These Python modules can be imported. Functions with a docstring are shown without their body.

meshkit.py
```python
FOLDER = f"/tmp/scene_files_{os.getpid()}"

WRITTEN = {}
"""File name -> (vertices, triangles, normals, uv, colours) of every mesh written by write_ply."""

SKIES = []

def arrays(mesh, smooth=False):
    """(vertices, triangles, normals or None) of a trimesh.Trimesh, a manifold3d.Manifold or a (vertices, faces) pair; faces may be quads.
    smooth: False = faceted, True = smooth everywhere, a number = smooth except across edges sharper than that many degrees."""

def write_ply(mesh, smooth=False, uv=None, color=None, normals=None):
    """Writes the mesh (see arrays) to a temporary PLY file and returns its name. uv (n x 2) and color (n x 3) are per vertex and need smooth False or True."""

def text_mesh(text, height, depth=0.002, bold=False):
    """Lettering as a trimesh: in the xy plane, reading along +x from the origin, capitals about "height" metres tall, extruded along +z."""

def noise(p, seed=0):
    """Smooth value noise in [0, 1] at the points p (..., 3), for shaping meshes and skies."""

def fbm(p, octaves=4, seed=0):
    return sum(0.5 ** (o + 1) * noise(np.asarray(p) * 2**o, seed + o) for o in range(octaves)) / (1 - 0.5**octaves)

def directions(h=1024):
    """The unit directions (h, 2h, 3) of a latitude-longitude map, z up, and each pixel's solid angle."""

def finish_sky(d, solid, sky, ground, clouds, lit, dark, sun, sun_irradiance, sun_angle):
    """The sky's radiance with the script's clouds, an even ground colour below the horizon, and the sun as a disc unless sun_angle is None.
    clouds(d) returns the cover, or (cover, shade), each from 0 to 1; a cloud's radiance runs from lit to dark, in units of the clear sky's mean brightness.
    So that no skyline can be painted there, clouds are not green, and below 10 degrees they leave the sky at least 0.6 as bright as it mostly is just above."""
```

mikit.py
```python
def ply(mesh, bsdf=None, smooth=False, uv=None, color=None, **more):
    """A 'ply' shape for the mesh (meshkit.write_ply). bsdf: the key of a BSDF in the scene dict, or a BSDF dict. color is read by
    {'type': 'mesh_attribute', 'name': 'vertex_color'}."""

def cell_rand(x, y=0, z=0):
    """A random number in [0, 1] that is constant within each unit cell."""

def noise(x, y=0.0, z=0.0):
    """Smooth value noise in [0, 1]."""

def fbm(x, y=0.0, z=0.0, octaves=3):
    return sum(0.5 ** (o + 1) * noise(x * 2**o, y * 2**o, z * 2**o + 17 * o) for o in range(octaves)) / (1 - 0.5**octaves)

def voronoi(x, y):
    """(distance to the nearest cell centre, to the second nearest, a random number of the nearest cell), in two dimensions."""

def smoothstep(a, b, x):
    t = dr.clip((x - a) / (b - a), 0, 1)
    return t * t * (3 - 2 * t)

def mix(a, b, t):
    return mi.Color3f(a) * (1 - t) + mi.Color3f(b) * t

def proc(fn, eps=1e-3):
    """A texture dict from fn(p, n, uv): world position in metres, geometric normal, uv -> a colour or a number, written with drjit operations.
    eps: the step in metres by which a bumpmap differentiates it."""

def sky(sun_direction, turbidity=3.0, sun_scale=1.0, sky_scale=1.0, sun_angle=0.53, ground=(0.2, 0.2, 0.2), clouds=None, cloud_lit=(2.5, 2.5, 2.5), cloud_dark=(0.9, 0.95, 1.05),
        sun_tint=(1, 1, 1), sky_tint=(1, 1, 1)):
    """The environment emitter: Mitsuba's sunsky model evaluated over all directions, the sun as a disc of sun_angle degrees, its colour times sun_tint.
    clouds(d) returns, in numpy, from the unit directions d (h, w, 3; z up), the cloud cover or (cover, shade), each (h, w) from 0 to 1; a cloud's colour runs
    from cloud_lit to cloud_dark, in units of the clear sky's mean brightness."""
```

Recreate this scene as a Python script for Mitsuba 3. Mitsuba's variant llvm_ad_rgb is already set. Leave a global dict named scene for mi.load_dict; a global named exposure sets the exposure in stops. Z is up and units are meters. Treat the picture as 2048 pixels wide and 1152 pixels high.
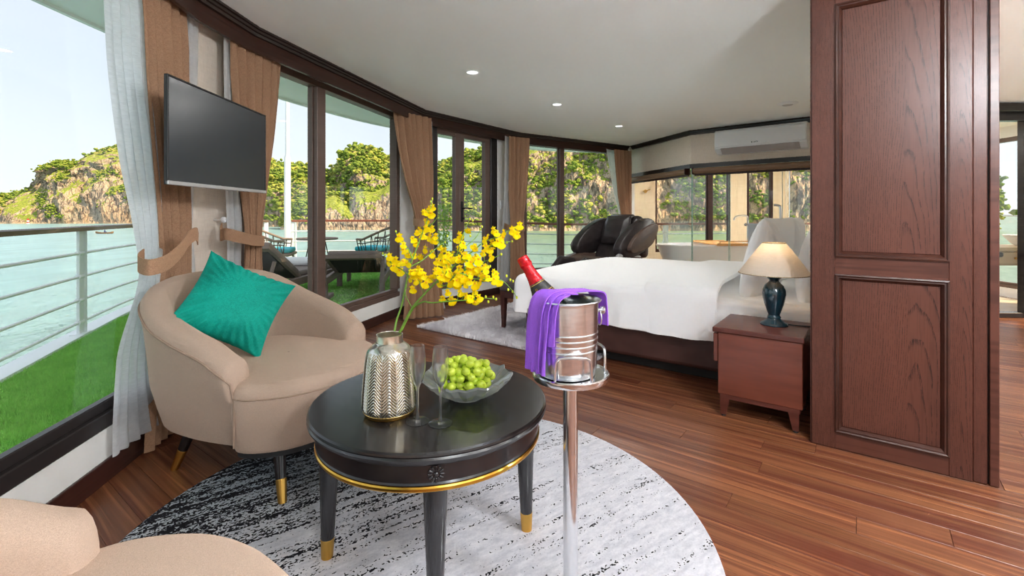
import math, random
import numpy as np, trimesh
import drjit as dr
import mitsuba as mi
import mikit, meshkit
from mikit import proc, noise, fbm, voronoi, cell_rand, smoothstep, mix
from shapely.geometry import Polygon, LineString, Point

T4 = mi.ScalarTransform4f
scene, labels = {}, {}

# ---------------------------------------------------------------- camera, sky, sun, exposure
EYE = 1.03            # camera height above the cabin floor
FOC, HOR = 945.0, 430.0   # focal length in pixels and the horizon's row, for a 2048 x 1152 picture
scene['camera'] = {
    'type': 'perspective', 'fov_axis': 'x', 'fov': 2 * math.degrees(math.atan(1024 / FOC)),
    'principal_point_offset_y': (576 - HOR) / 1152.0,
    'near_clip': 0.02, 'far_clip': 3000.0,
    'to_world': T4().look_at(origin=[0, 0, EYE], target=[0, 10, EYE], up=[0, 0, 1])}
SUN = (0.72, -0.30, 0.62)


def haze_cover(d):
    z = np.clip(d[..., 2], 0, 1)
    veil = 0.62 + 0.3 * np.exp(-z * 5.0) + 0.16 * (meshkit.fbm(d * np.array([3.0, 3.0, 9.0]), 4, 5) - 0.5)
    return np.clip(veil, 0, 1), np.zeros(z.shape)


scene['sky'] = mikit.sky(SUN, turbidity=4.0, sun_scale=1.15, sky_scale=1.0, sun_angle=1.2, ground=(0.18, 0.2, 0.19), clouds=haze_cover,
                         cloud_lit=(1.95, 2.08, 2.14), cloud_dark=(1.1, 1.15, 1.2), sun_tint=(1.0, 0.93, 0.8))
exposure = 2.5
LAMP = 205.0          # radiance of the added ceiling spots; the visible ones get a fraction
ADDED_GLOBE = 27.0          # radiance of the unseen globe lamps added to brighten the cabin

# ---------------------------------------------------------------- helpers
rng = np.random.default_rng(7)
UH, VH = np.array([0.8, -0.6, 0.0]), np.array([0.6, 0.8, 0.0])     # the two directions of the bed and the floor boards


def numbered(key):
    if key not in scene and key not in labels and not any(k.startswith(key + '__') for k in scene):
        return key
    i = 1
    while f'{key}_{i:03d}' in scene or f'{key}_{i:03d}' in labels:
        i += 1
    return f'{key}_{i:03d}'


_count = {}


def fresh(key):
    n = _count.get(key, 0)
    _count[key] = n + 1
    return key if n == 0 else f'{key}_{n:03d}'


def thing(name, label=None, cat=None, group=None, kind=None):
    key = fresh(name)
    labels[key] = {}
    if label: labels[key]['label'] = label
    if cat: labels[key]['category'] = cat
    if group: labels[key]['group'] = group
    if kind: labels[key]['kind'] = kind
    return key


def shape(mesh, mat, smooth=30, **kw):
    return mikit.ply(mesh, 'material_' + mat, smooth=smooth, **kw)


def part(root, name, mesh, mat, smooth=30, label=None, kind=None, at=None):
    key = fresh(f'{root}__{name}')
    d = mesh if isinstance(mesh, dict) else shape(mesh, mat, smooth)
    if at is not None:
        d = {**d, 'to_world': T4(np.asarray(at, float).tolist())}
    scene[key] = d
    if label or kind:
        labels[key] = {}
        if label: labels[key]['label'] = label
        if kind: labels[key]['kind'] = kind
    return key


def single(name, mesh, mat, label, cat, smooth=30, group=None, kind=None):
    key = thing(name, label, cat, group, kind)
    scene[key] = mesh if isinstance(mesh, dict) else shape(mesh, mat, smooth)
    return key


def struct(name, mesh, mat, smooth=False, label=None):
    key = fresh(name)
    labels[key] = {'kind': 'structure'}
    if label: labels[key]['label'] = label
    if mesh is not None:
        scene[key] = mesh if isinstance(mesh, dict) else shape(mesh, mat, smooth)
    return key


def TM(v, f):
    f = np.asarray(f, int)
    if f.shape[1] == 4:
        f = np.vstack([f[:, [0, 1, 2]], f[:, [0, 2, 3]]])
    return trimesh.Trimesh(np.asarray(v, float), f, process=False)


def cat(*m):
    return trimesh.util.concatenate([x for x in m if x is not None])


def mv(mesh, M):
    m = mesh.copy()
    m.apply_transform(M)
    return m


def frame(o, x=(1, 0, 0), z=(0, 0, 1)):
    """4 x 4 whose local x axis is x, z axis as near z as it can be."""
    x = np.asarray(x, float); x = x / np.linalg.norm(x)
    z = np.asarray(z, float); z = z - x * (x @ z); z = z / np.linalg.norm(z)
    M = np.eye(4)
    M[:3, 0], M[:3, 1], M[:3, 2], M[:3, 3] = x, np.cross(z, x), z, o
    return M


def move(x, y, z):
    M = np.eye(4); M[:3, 3] = (x, y, z); return M


def rot(axis, deg):
    return trimesh.transformations.rotation_matrix(math.radians(deg), axis)


def hull(p):
    return trimesh.Trimesh(np.asarray(p, float), process=False).convex_hull


def bbox(sx, sy, sz, c=0.004, at=(0, 0, 0)):
    """A box with chamfered edges about its centre."""
    c = min(c, 0.45 * min(sx, sy, sz))
    p = []
    for a in (-1, 1):
        for b in (-1, 1):
            for d in (-1, 1):
                h = np.array([a * sx, b * sy, d * sz]) / 2
                for k in range(3):
                    q = h.copy()
                    for j in range(3):
                        if j != k: q[j] -= np.sign(q[j]) * c
                    p.append(q)
    m = hull(p)
    m.apply_translation(at)
    return m


def box2(a, b, c=0.004):
    a, b = np.minimum(a, b), np.maximum(a, b)
    return bbox(*(b - a), c, (a + b) / 2)


_ico = trimesh.creation.icosphere(2)
_ico.apply_transform(rot([0.3, 0.5, 0.8], 11))


def rbox(sx, sy, sz, r, at=(0, 0, 0)):
    h = np.array([sx, sy, sz]) / 2 - r
    m = hull(np.sign(_ico.vertices) * h + _ico.vertices * r)
    m.apply_translation(at)
    return m


def lathe(prof, n=48, at=(0, 0, 0)):
    m = trimesh.creation.revolve(np.asarray(prof, float), sections=n)
    m.invert() if m.volume < 0 else None
    m.apply_translation(at)
    return m


def grid(P, closed_u=False, closed_v=False, flip=False):
    """A mesh from a grid of points (nu, nv, 3)."""
    P = np.asarray(P, float)
    nu, nv = P.shape[:2]
    i, j = np.meshgrid(np.arange(nu if closed_u else nu - 1), np.arange(nv if closed_v else nv - 1), indexing='ij')
    a, b = i * nv + j, ((i + 1) % nu) * nv + j
    c, d = ((i + 1) % nu) * nv + (j + 1) % nv, i * nv + (j + 1) % nv
    q = np.stack([a, b, c, d], -1).reshape(-1, 4)
    if flip: q = q[:, ::-1]
    return TM(P.reshape(-1, 3), q)


def tube(P, r, sides=10, closed=False, caps=True):
    P = np.asarray(P, float)
    n = len(P)
    r = np.broadcast_to(np.asarray(r, float), (n,))
    if closed:
        t = np.roll(P, -1, 0) - np.roll(P, 1, 0)
    else:
        t = np.gradient(P, axis=0)
    t /= np.linalg.norm(t, axis=1, keepdims=True) + 1e-12
    a = np.cross(t[0], [0, 0, 1.0] if abs(t[0][2]) < 0.9 else [1.0, 0, 0])
    a /= np.linalg.norm(a)
    A = []
    for k in range(n):
        a = a - t[k] * (t[k] @ a)
        a /= np.linalg.norm(a) + 1e-12
        A.append(a)
    A = np.array(A); B = np.cross(t, A)
    ang = np.arange(sides) * 2 * np.pi / sides
    V = P[:, None] + r[:, None, None] * (np.cos(ang)[None, :, None] * A[:, None] + np.sin(ang)[None, :, None] * B[:, None])
    m = grid(V, closed_u=closed, closed_v=True)
    if caps and not closed:
        v = np.vstack([m.vertices, P[0], P[-1]])
        k = np.arange(sides); k2 = (k + 1) % sides
        f = np.vstack([m.faces, np.stack([k, k2, k * 0 + len(v) - 2], 1), np.stack([(n - 1) * sides + k2, (n - 1) * sides + k, k * 0 + len(v) - 1], 1)])
        m = TM(v, f)
    m.invert() if m.volume < 0 else None
    return m


def spline(P, n=24):
    """Catmull-Rom through P."""
    P = np.asarray(P, float)
    Q = np.vstack([2 * P[0] - P[1], P, 2 * P[-1] - P[-2]])
    out = []
    for k in range(len(P) - 1):
        p0, p1, p2, p3 = Q[k:k + 4]
        for t in np.linspace(0, 1, n, endpoint=False):
            out.append(0.5 * (2 * p1 + (p2 - p0) * t + (2 * p0 - 5 * p1 + 4 * p2 - p3) * t * t + (3 * p1 - p0 - 3 * p2 + p3) * t ** 3))
    out.append(P[-1])
    return np.array(out)


def sheet(P, th):
    """A grid of points as a closed sheet of thickness th."""
    P = np.asarray(P, float)
    N = np.cross(np.gradient(P, axis=0), np.gradient(P, axis=1))
    N /= np.linalg.norm(N, axis=2, keepdims=True) + 1e-12
    A, B = P + N * th / 2, P - N * th / 2
    loop = np.concatenate([A, B[:, ::-1]], axis=1)       # wraps over the long edges
    m = grid(loop, closed_v=True)
    nu, nv = P.shape[:2]
    w = 2 * nv
    ends = []
    for row, fl in ((0, False), (nu - 1, True)):
        for j in range(nv - 1):
            q = [row * w + j, row * w + j + 1, row * w + w - 2 - j, row * w + w - 1 - j]
            ends.append(q if not fl else q[::-1])
    f = np.array(ends)
    m = TM(m.vertices, np.vstack([m.faces, f[:, [0, 1, 2]], f[:, [0, 2, 3]]]))
    m.invert() if m.volume < 0 else None
    return m


def extrude(poly, h, z=0.0):
    if not isinstance(poly, Polygon): poly = Polygon(poly)
    m = trimesh.creation.extrude_polygon(poly, h, engine='earcut')
    m.apply_translation((0, 0, z))
    return m


def sweep(path, prof, closed=False):
    """Sweeps a profile (offset to the left of the path, height) along a polyline in plan with mitred corners; path (n, 2)."""
    P = np.asarray(path, float); n = len(P)
    out = []
    for k in range(n):
        d0 = P[k] - P[k - 1] if k > 0 else P[k + 1] - P[k]
        d1 = P[k + 1] - P[k] if k < n - 1 else d0
        d0, d1 = d0 / np.linalg.norm(d0), d1 / np.linalg.norm(d1)
        n0, n1 = np.array([-d0[1], d0[0]]), np.array([-d1[1], d1[0]])
        m = (n0 + n1) / (1 + n0 @ n1)
        out.append([[P[k][0] + m[0] * o, P[k][1] + m[1] * o, h] for o, h in prof])
    out = np.array(out)
    m = grid(out, closed_v=True)
    w = len(prof)
    caps = trimesh.creation.triangulate_polygon(Polygon(prof), engine='earcut')
    if len(caps[0]) == w:
        c = np.asarray(caps[1])
        idx = [int(np.argmin(np.linalg.norm(np.asarray(prof) - q, axis=1))) for q in caps[0]]
        c = np.array(idx)[c]
        m = TM(m.vertices, np.vstack([m.faces, c, c[:, ::-1] + (n - 1) * w]))
    trimesh.repair.fix_normals(m)
    return m


def wall(A, B, z0, z1, th=0.06, c=0.0):
    """An upright slab whose inner face runs from A to B (interior on the right-hand side when walking from A to B)."""
    A, B = np.asarray(A, float), np.asarray(B, float)
    d = (B - A); L = np.linalg.norm(d); d /= L
    m = bbox(L, th, z1 - z0, max(c, 0.0005), (L / 2, th / 2, (z0 + z1) / 2))
    return mv(m, frame([A[0], A[1], 0], [d[0], d[1], 0]))


def on(A, B, t, off=0.0, z=0.0):
    """A point at distance t along A-B, off to the interior (right-hand) side."""
    A, B = np.asarray(A, float), np.asarray(B, float)
    d = (B - A) / np.linalg.norm(B - A)
    return np.array([*(A + d * t + np.array([d[1], -d[0]]) * off), z])


def floor_at(px, py, z=0.0):
    y = FOC * (EYE - z) / (py - HOR)
    return np.array([(px - 1024) / FOC * y, y, z])


def bed(u, v, z=0.0):
    return np.array([0.08, 3.67, 0]) + UH * u + VH * v + np.array([0, 0, z])


BED = frame((0.08, 3.67, 0), UH)

# ---------------------------------------------------------------- materials
def rgb(*c):
    return {'type': 'rgb', 'value': list(c)}


def s(r, g, b):
    """sRGB 0-255 to a linear colour."""
    return [((x / 255 + 0.055) / 1.055) ** 2.4 if x > 10 else x / 255 / 12.92 for x in (r, g, b)]


def mat(name, color, rough=0.5, metal=0.0, bump=None, bump_scale=1.0, spec=0.5, two=True, eps=1e-3, **kw):
    c = color if isinstance(color, dict) else rgb(*color)
    b = {'type': 'principled', 'base_color': c, 'roughness': rough, 'metallic': metal, 'specular': spec, **kw}
    if two: b = {'type': 'twosided', 'b': b}
    if bump is not None:
        b = {'type': 'bumpmap', 'scale': bump_scale, 'arbitrary': proc(bump, eps), 'b': b}
    scene['material_' + name] = b
    return name


def uv_of(p):
    return p.x * 0.8 - p.y * 0.6, p.x * 0.6 + p.y * 0.8


BW, BL = 0.105, 1.25          # floor boards


def floor_color(p, n, uv):
    a, b = uv_of(p)
    row = dr.floor(b / BW)
    off = cell_rand(row, 3) * BL
    k = dr.floor((a + off) / BL)
    r1, r2 = cell_rand(row, k, 1), cell_rand(row, k, 2)
    g = fbm(a * 1.6 + r1 * 40, b * 55 + r2 * 90, 0.0, 4)
    f = fbm(a * 7 + r2 * 30, b * 260 + r1 * 50, 3.0, 2)
    wav = noise(a * 2.2 + r1 * 17, b * 9 + r2 * 31)
    streak = smoothstep(0.62, 0.75, fbm(a * 0.9 + r2 * 60, b * 70 + wav * 2.0 + r1 * 20, 1.0, 3))
    c = mix(s(70, 38, 25), s(122, 76, 50), g)
    c = mix(c, mi.Color3f(s(150, 98, 62)), streak * 0.5)
    c = c * (0.78 + 0.3 * f) * (0.8 + 0.36 * r1)
    c = mix(c, mi.Color3f(s(78, 34, 26)), smoothstep(0.55, 0.3, g) * 0.55)
    return c


mat('floor_wood', proc(floor_color), 0.33, spec=0.4, bump=lambda p, n, uv: fbm(uv_of(p)[0] * 9, uv_of(p)[1] * 240, 0.0, 2), bump_scale=0.00012)


def ash(s0, z0, light, dark, kl, k1, k2):
    """Sawn ash: dense upright lines left of the line s0, arched growth rings along z right of it, drawn by short dark pores."""
    def fn(p, n, uv):
        q = p.x * 0.8 - p.y * 0.6 + 0.3 * (p.x * 0.6 + p.y * 0.8)
        w = fbm(q * 4.0, p.z * 1.1, 2.0 + s0, 3) - 0.5
        w2 = fbm(q * 26.0, p.z * 7.0, 7.0, 2) - 0.5
        x = q - s0 + 0.035 * (noise(p.z * 1.9, s0 * 9) - 0.5)
        g = dr.select(x < 0, -x * kl + k1 * 0.0, k1 * dr.square(x)) + (k2 * (p.z - z0)) * dr.exp(-dr.square(x * 9)) + w * 7.0 + w2 * 0.9
        fr = g - dr.floor(g)
        pore = noise(q * 900, p.z * 70)
        pore2 = fbm(q * 300, p.z * 12, 0.0, 2)
        line = smoothstep(0.70, 0.93, fr) * (1 - smoothstep(0.94, 1.0, fr))
        d = line * smoothstep(0.25, 0.6, pore) * 0.85 + 0.16 * smoothstep(0.5, 0.75, pore2)
        c = mix(light, dark, d)
        return c * (0.74 + 0.46 * fbm(q * 3.5, p.z * 0.8, 5.0, 3))
    return proc(fn)


PL, PD = s(76, 42, 32), s(24, 13, 11)
mat('panel_wood', ash(0.90, 0.3, PL, PD, 130.0, 420.0, 6.0), 0.36, spec=0.35)
mat('panel_wood_upper', ash(0.88, 1.2, PL, PD, 120.0, 380.0, 5.0), 0.36, spec=0.35)
mat('panel_wood_stile', ash(1.052, 0.9, PL, PD, 190.0, 2200.0, 6.0), 0.34, spec=0.35)


def plain_ash(p, n, uv):
    q = p.x * 0.8 - p.y * 0.6
    g = fbm(q * 3.0, p.z * 60, 1.0, 3)
    return mix(PL, PD, 0.35 * smoothstep(0.45, 0.75, g)) * (0.8 + 0.35 * fbm(q * 5, p.z * 5, 2.0, 3))


mat('panel_wood_rail', proc(plain_ash), 0.34, spec=0.35)
mat('panel_moulding', proc(lambda p, n, uv: mix(s(38, 19, 14), s(62, 32, 22), fbm(p.x * 9, p.y * 9, p.z * 9, 3))), 0.3)


def fine_wood(c1, c2, k=1.0):
    def fn(p, n, uv):
        w = fbm(p.x * 6, p.y * 6, p.z * 6, 2)
        g = fbm(p.x * 9 * k + w, p.y * 9 * k, p.z * 60 * k, 3)
        return mix(c1, c2, g)
    return proc(fn)


def long_wood(c1, c2):
    def fn(p, n, uv):
        a, b = uv_of(p)
        return mix(c1, c2, fbm((p.x + p.y) * 3, p.z * 110, a * 4, 3))
    return proc(fn)


mat('trim_wood', long_wood(s(38, 20, 15), s(60, 32, 23)), 0.34, spec=0.3)
mat('cornice_wood', long_wood(s(28, 19, 17), s(46, 32, 28)), 0.22)
mat('base_wood', long_wood(s(38, 20, 17), s(60, 31, 26)), 0.3)
mat('glass_edge', s(150, 188, 178), 0.2)
mat('black_wood', long_wood(s(20, 16, 16), s(36, 28, 26)), 0.25)
mat('mahogany', fine_wood(s(76, 36, 25), s(102, 51, 36), 0.6), 0.28)
mat('dark_mahogany', fine_wood(s(60, 28, 22), s(84, 41, 32), 0.6), 0.3)
mat('black_lacquer', proc(lambda p, n, uv: mix(s(11, 9, 11), s(20, 17, 19), fbm(uv_of(p)[0] * 4, uv_of(p)[1] * 46, p.z * 30, 3))), 0.2, spec=0.6, clearcoat=0.4, clearcoat_gloss=0.9)
mat('brass', s(212, 166, 84), 0.3, 1.0)
mat('brass_shiny', s(220, 170, 70), 0.16, 1.0)
mat('chrome', (0.78, 0.79, 0.8), 0.09, 1.0)
mat('steel', (0.62, 0.63, 0.64), 0.22, 1.0)
mat('bucket_steel', proc(lambda p, n, uv: mi.Color3f(0.80, 0.82, 0.84) * (0.86 + 0.2 * fbm(p.x * 30, p.y * 30, p.z * 240, 3))), 0.2, 1.0)
mat('alu_brown', long_wood(s(86, 68, 60), s(98, 78, 69)), 0.4, spec=0.4)
mat('alu_dark', s(36, 32, 32), 0.35)
mat('silver_plastic', s(190, 190, 192), 0.35, 0.4)
mat('white_plastic', s(232, 234, 238), 0.3)
mat('white_paint', s(233, 232, 228), 0.6)
mat('ceiling_paint', s(236, 238, 236), 0.75, spec=0.2)
mat('gloss_white', s(240, 240, 240), 0.15)


def linen(c1, c2, k=700):
    def fn(p, n, uv):
        q = p.x * 0.85 + p.y * 0.52
        t = 0.5 * noise(q * k, p.z * k * 0.06) + 0.5 * noise(q * k * 0.06, p.z * k)
        return mix(c1, c2, t)
    return proc(fn)


mat('wallpaper', linen(s(212, 198, 184), s(232, 219, 205)), 0.8, spec=0.2)
mat('bath_wallpaper', linen(s(226, 205, 170), s(243, 226, 196), 160), 0.8, spec=0.2)


def weave(c1, c2, k):
    def fn(p, n, uv):
        t = fbm(p.x * k, p.y * k, p.z * k, 3)
        return mix(c1, c2, smoothstep(0.25, 0.75, t))
    return proc(fn)


mat('chair_fabric', weave(s(158, 135, 119), s(182, 159, 141), 1300.0), 0.9, spec=0.15, sheen=0.12, bump=lambda p, n, uv: fbm(p.x * 500, p.y * 500, p.z * 500, 2), bump_scale=0.0002)
mat('piping', s(148, 125, 109), 0.9, spec=0.15)
mat('velvet', proc(lambda p, n, uv: mix(s(2, 116, 102), s(14, 150, 132), smoothstep(0.2, 0.8, fbm(p.x * 9, p.y * 9, p.z * 9, 3) * 0.6 + 0.4 * noise(p.x * 420, p.y * 420, p.z * 420)))), 0.75, spec=0.2, sheen=0.7, sheen_tint=0.6)
mat('curtain_cloth', weave(s(146, 112, 88), s(164, 129, 103), 300.0), 0.9, spec=0.1)
mat('bed_linen', s(250, 250, 250), 0.85, spec=0.15, sheen=0.1)
mat('towel_purple', weave(s(126, 74, 182), s(142, 92, 198), 900.0), 0.95, spec=0.1, sheen=0.5, bump=lambda p, n, uv: fbm(p.x * 700, p.y * 700, p.z * 700, 2), bump_scale=0.0002)
mat('towel_white', s(236, 238, 240), 0.95, spec=0.1)
mat('towel_grey', s(205, 212, 216), 0.95, spec=0.1)
mat('leather_black', proc(lambda p, n, uv: mix(s(34, 30, 33), s(58, 50, 50), fbm(p.x * 12, p.y * 12, p.z * 12, 3))), 0.36)
mat('leather_brown', proc(lambda p, n, uv: mix(s(76, 60, 54), s(96, 76, 66), fbm(p.x * 12, p.y * 12, p.z * 12, 3))), 0.4)
mat('leather_bench', s(72, 60, 58), 0.4)
mat('leather_bed', proc(lambda p, n, uv: mix(s(52, 30, 27), s(72, 44, 38), fbm(p.x * 9, p.y * 9, p.z * 9, 3))), 0.45)
mat('rubber_black', s(20, 20, 21), 0.6)
mat('screen', s(48, 52, 56), 0.22, spec=0.5)
mat('foil_red', proc(lambda p, n, uv: mi.Color3f(s(186, 14, 26)) * (0.7 + 0.5 * fbm(p.x * 160, p.y * 160, p.z * 160, 2))), 0.3, 0.45, bump=lambda p, n, uv: noise(p.x * 260, p.y * 260, p.z * 260), bump_scale=0.0012)
mat('bottle_green', s(14, 26, 16), 0.06, spec=0.7)
mat('label_black', s(26, 24, 22), 0.4)
mat('label_gold', s(190, 148, 80), 0.35, 0.8)
mat('grape', proc(lambda p, n, uv: mix(s(168, 196, 34), s(214, 232, 88), fbm(p.x * 40, p.y * 40, p.z * 40, 2))), 0.28, spec=0.5)
mat('grape_stem', s(110, 92, 40), 0.7)
scene['material_orchid_yellow'] = {'type': 'principledthin', 'base_color': proc(lambda p, n, uv: mix(s(250, 214, 0), s(255, 238, 40), noise(p.x * 90, p.y * 90, p.z * 90))), 'roughness': 0.6, 'diff_trans': 0.8}
mat('orchid_heart', s(216, 150, 16), 0.6)
mat('orchid_stem', s(96, 134, 40), 0.5)
mat('orchid_bud', s(190, 200, 40), 0.5)
mat('ceramic_teal', s(3, 36, 46), 0.07, spec=0.7, clearcoat=0.8, clearcoat_gloss=0.95)
mat('wicker', s(120, 104, 92), 0.7)
mat('cushion_turquoise', s(40, 168, 184), 0.8)
mat('lounger_wood', long_wood(s(92, 78, 72), s(122, 104, 96)), 0.6)
mat('lounger_black', s(24, 24, 27), 0.8)
mat('lounger_pad', s(120, 108, 104), 0.8)
mat('rail_wood', long_wood(s(104, 58, 42), s(142, 80, 60)), 0.4)
mat('rail_wood_dark', long_wood(s(70, 54, 42), s(104, 80, 58)), 0.35)
mat('rail_paint', s(232, 236, 238), 0.35)
mat('roof_paint', s(248, 248, 248), 0.5)
mat('tub_white', s(240, 240, 240), 0.12)
mat('tray_wood', s(214, 158, 88), 0.5)
mat('stone_bath', proc(lambda p, n, uv: mix(s(176, 160, 138), s(205, 190, 168), fbm(p.x * 6, p.y * 6, p.z * 6, 4))), 0.35)
mat('vanity_wood', s(176, 156, 128), 0.5)
mat('shutter', s(222, 220, 214), 0.5)
mat('boat_wood', s(120, 92, 60), 0.7)
mat('boat_cloth', s(40, 60, 110), 0.8)
mat('beacon_red', s(200, 50, 40), 0.6)
mat('shade_rim', s(150, 132, 104), 0.8)
mat('ground_dark', s(30, 26, 24), 0.8)
scene['material_sheer_cloth'] = {'type': 'principledthin', 'base_color': proc(lambda p, n, uv: mi.Color3f(0.86, 0.88, 0.9) * (0.86 + 0.14 * noise(p.z * 500, (p.x + p.y) * 60))), 'roughness': 0.6, 'diff_trans': 1.0, 'spec_trans': 0.22, 'eta': 1.05}
scene['material_lamp_shade'] = {'type': 'principledthin', 'base_color': proc(lambda p, n, uv: mi.Color3f(s(232, 221, 206)) * (0.9 + 0.1 * noise(p.z * 900, p.x * 80))), 'roughness': 0.8, 'diff_trans': 0.9}
scene['material_pane_glass'] = {'type': 'thindielectric', 'int_ior': 1.38}
def highlit_glass(ior, w):  # white diffuse mixed in, standing for bright highlights in clear glass
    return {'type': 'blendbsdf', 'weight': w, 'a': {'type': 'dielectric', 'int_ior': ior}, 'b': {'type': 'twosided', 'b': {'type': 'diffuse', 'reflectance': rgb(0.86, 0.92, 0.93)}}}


scene['material_clear_glass'] = highlit_glass(1.45, 0.016)
scene['material_crystal'] = highlit_glass(1.55, 0.12)
mat('blind_brown', s(126, 98, 76), 0.5)
scene['material_leaf_green'] = {'type': 'principledthin', 'base_color': proc(lambda p, n, uv: mix(s(92, 140, 30), s(170, 200, 60), noise(p.x * 20, p.y * 20, p.z * 20))), 'roughness': 0.5, 'diff_trans': 0.9}


def vase_color(p, n, uv):
    a = fbm(p.x * 60, p.y * 60, p.z * 60, 3)
    return mix((0.62, 0.56, 0.42), (0.86, 0.82, 0.72), a)


mat('vase_metal', proc(vase_color), 0.2, 0.95)
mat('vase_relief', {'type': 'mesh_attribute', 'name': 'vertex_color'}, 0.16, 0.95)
mat('vase_gold', s(222, 184, 110), 0.22, 1.0)

RC = np.array([-0.30, 1.55])       # round rug's centre


def rug_color(p, n, uv):
    a = (p.x - RC[0]) * 0.81 + (p.y - RC[1]) * 0.58           # along the streaks
    b = (p.x - RC[0]) * 0.58 - (p.y - RC[1]) * 0.81           # across them: light at the positive side
    w = b + 0.03 * (fbm(a * 3, b * 4, 1.0, 3) - 0.5)
    streak = fbm(a * 2.6, w * 62, 0.0, 3)
    broken = fbm(a * 46, w * 150, 4.0, 2)
    speck = noise(a * 210, b * 270, 9.0)
    tone = smoothstep(-0.95, 0.40, b + 0.35 * a + 0.10 * (fbm(a * 1.5, b * 5, 7.0, 2) - 0.5))
    v = streak * 0.45 + broken * 0.20 + speck * 0.35
    cut = 0.55 - 0.25 * tone
    dark = smoothstep(0.02, -0.02, v - cut)
    fine = fbm(a * 30, w * 90, 2.0, 3)
    light = mix(s(158, 158, 166), s(206, 204, 208), fine * 0.75 + 0.25 * speck)
    gr = mix(s(150, 156, 162), light, smoothstep(-0.7, -0.1, b))
    return mix(gr, mi.Color3f(s(25, 24, 28)), dark)


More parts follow.
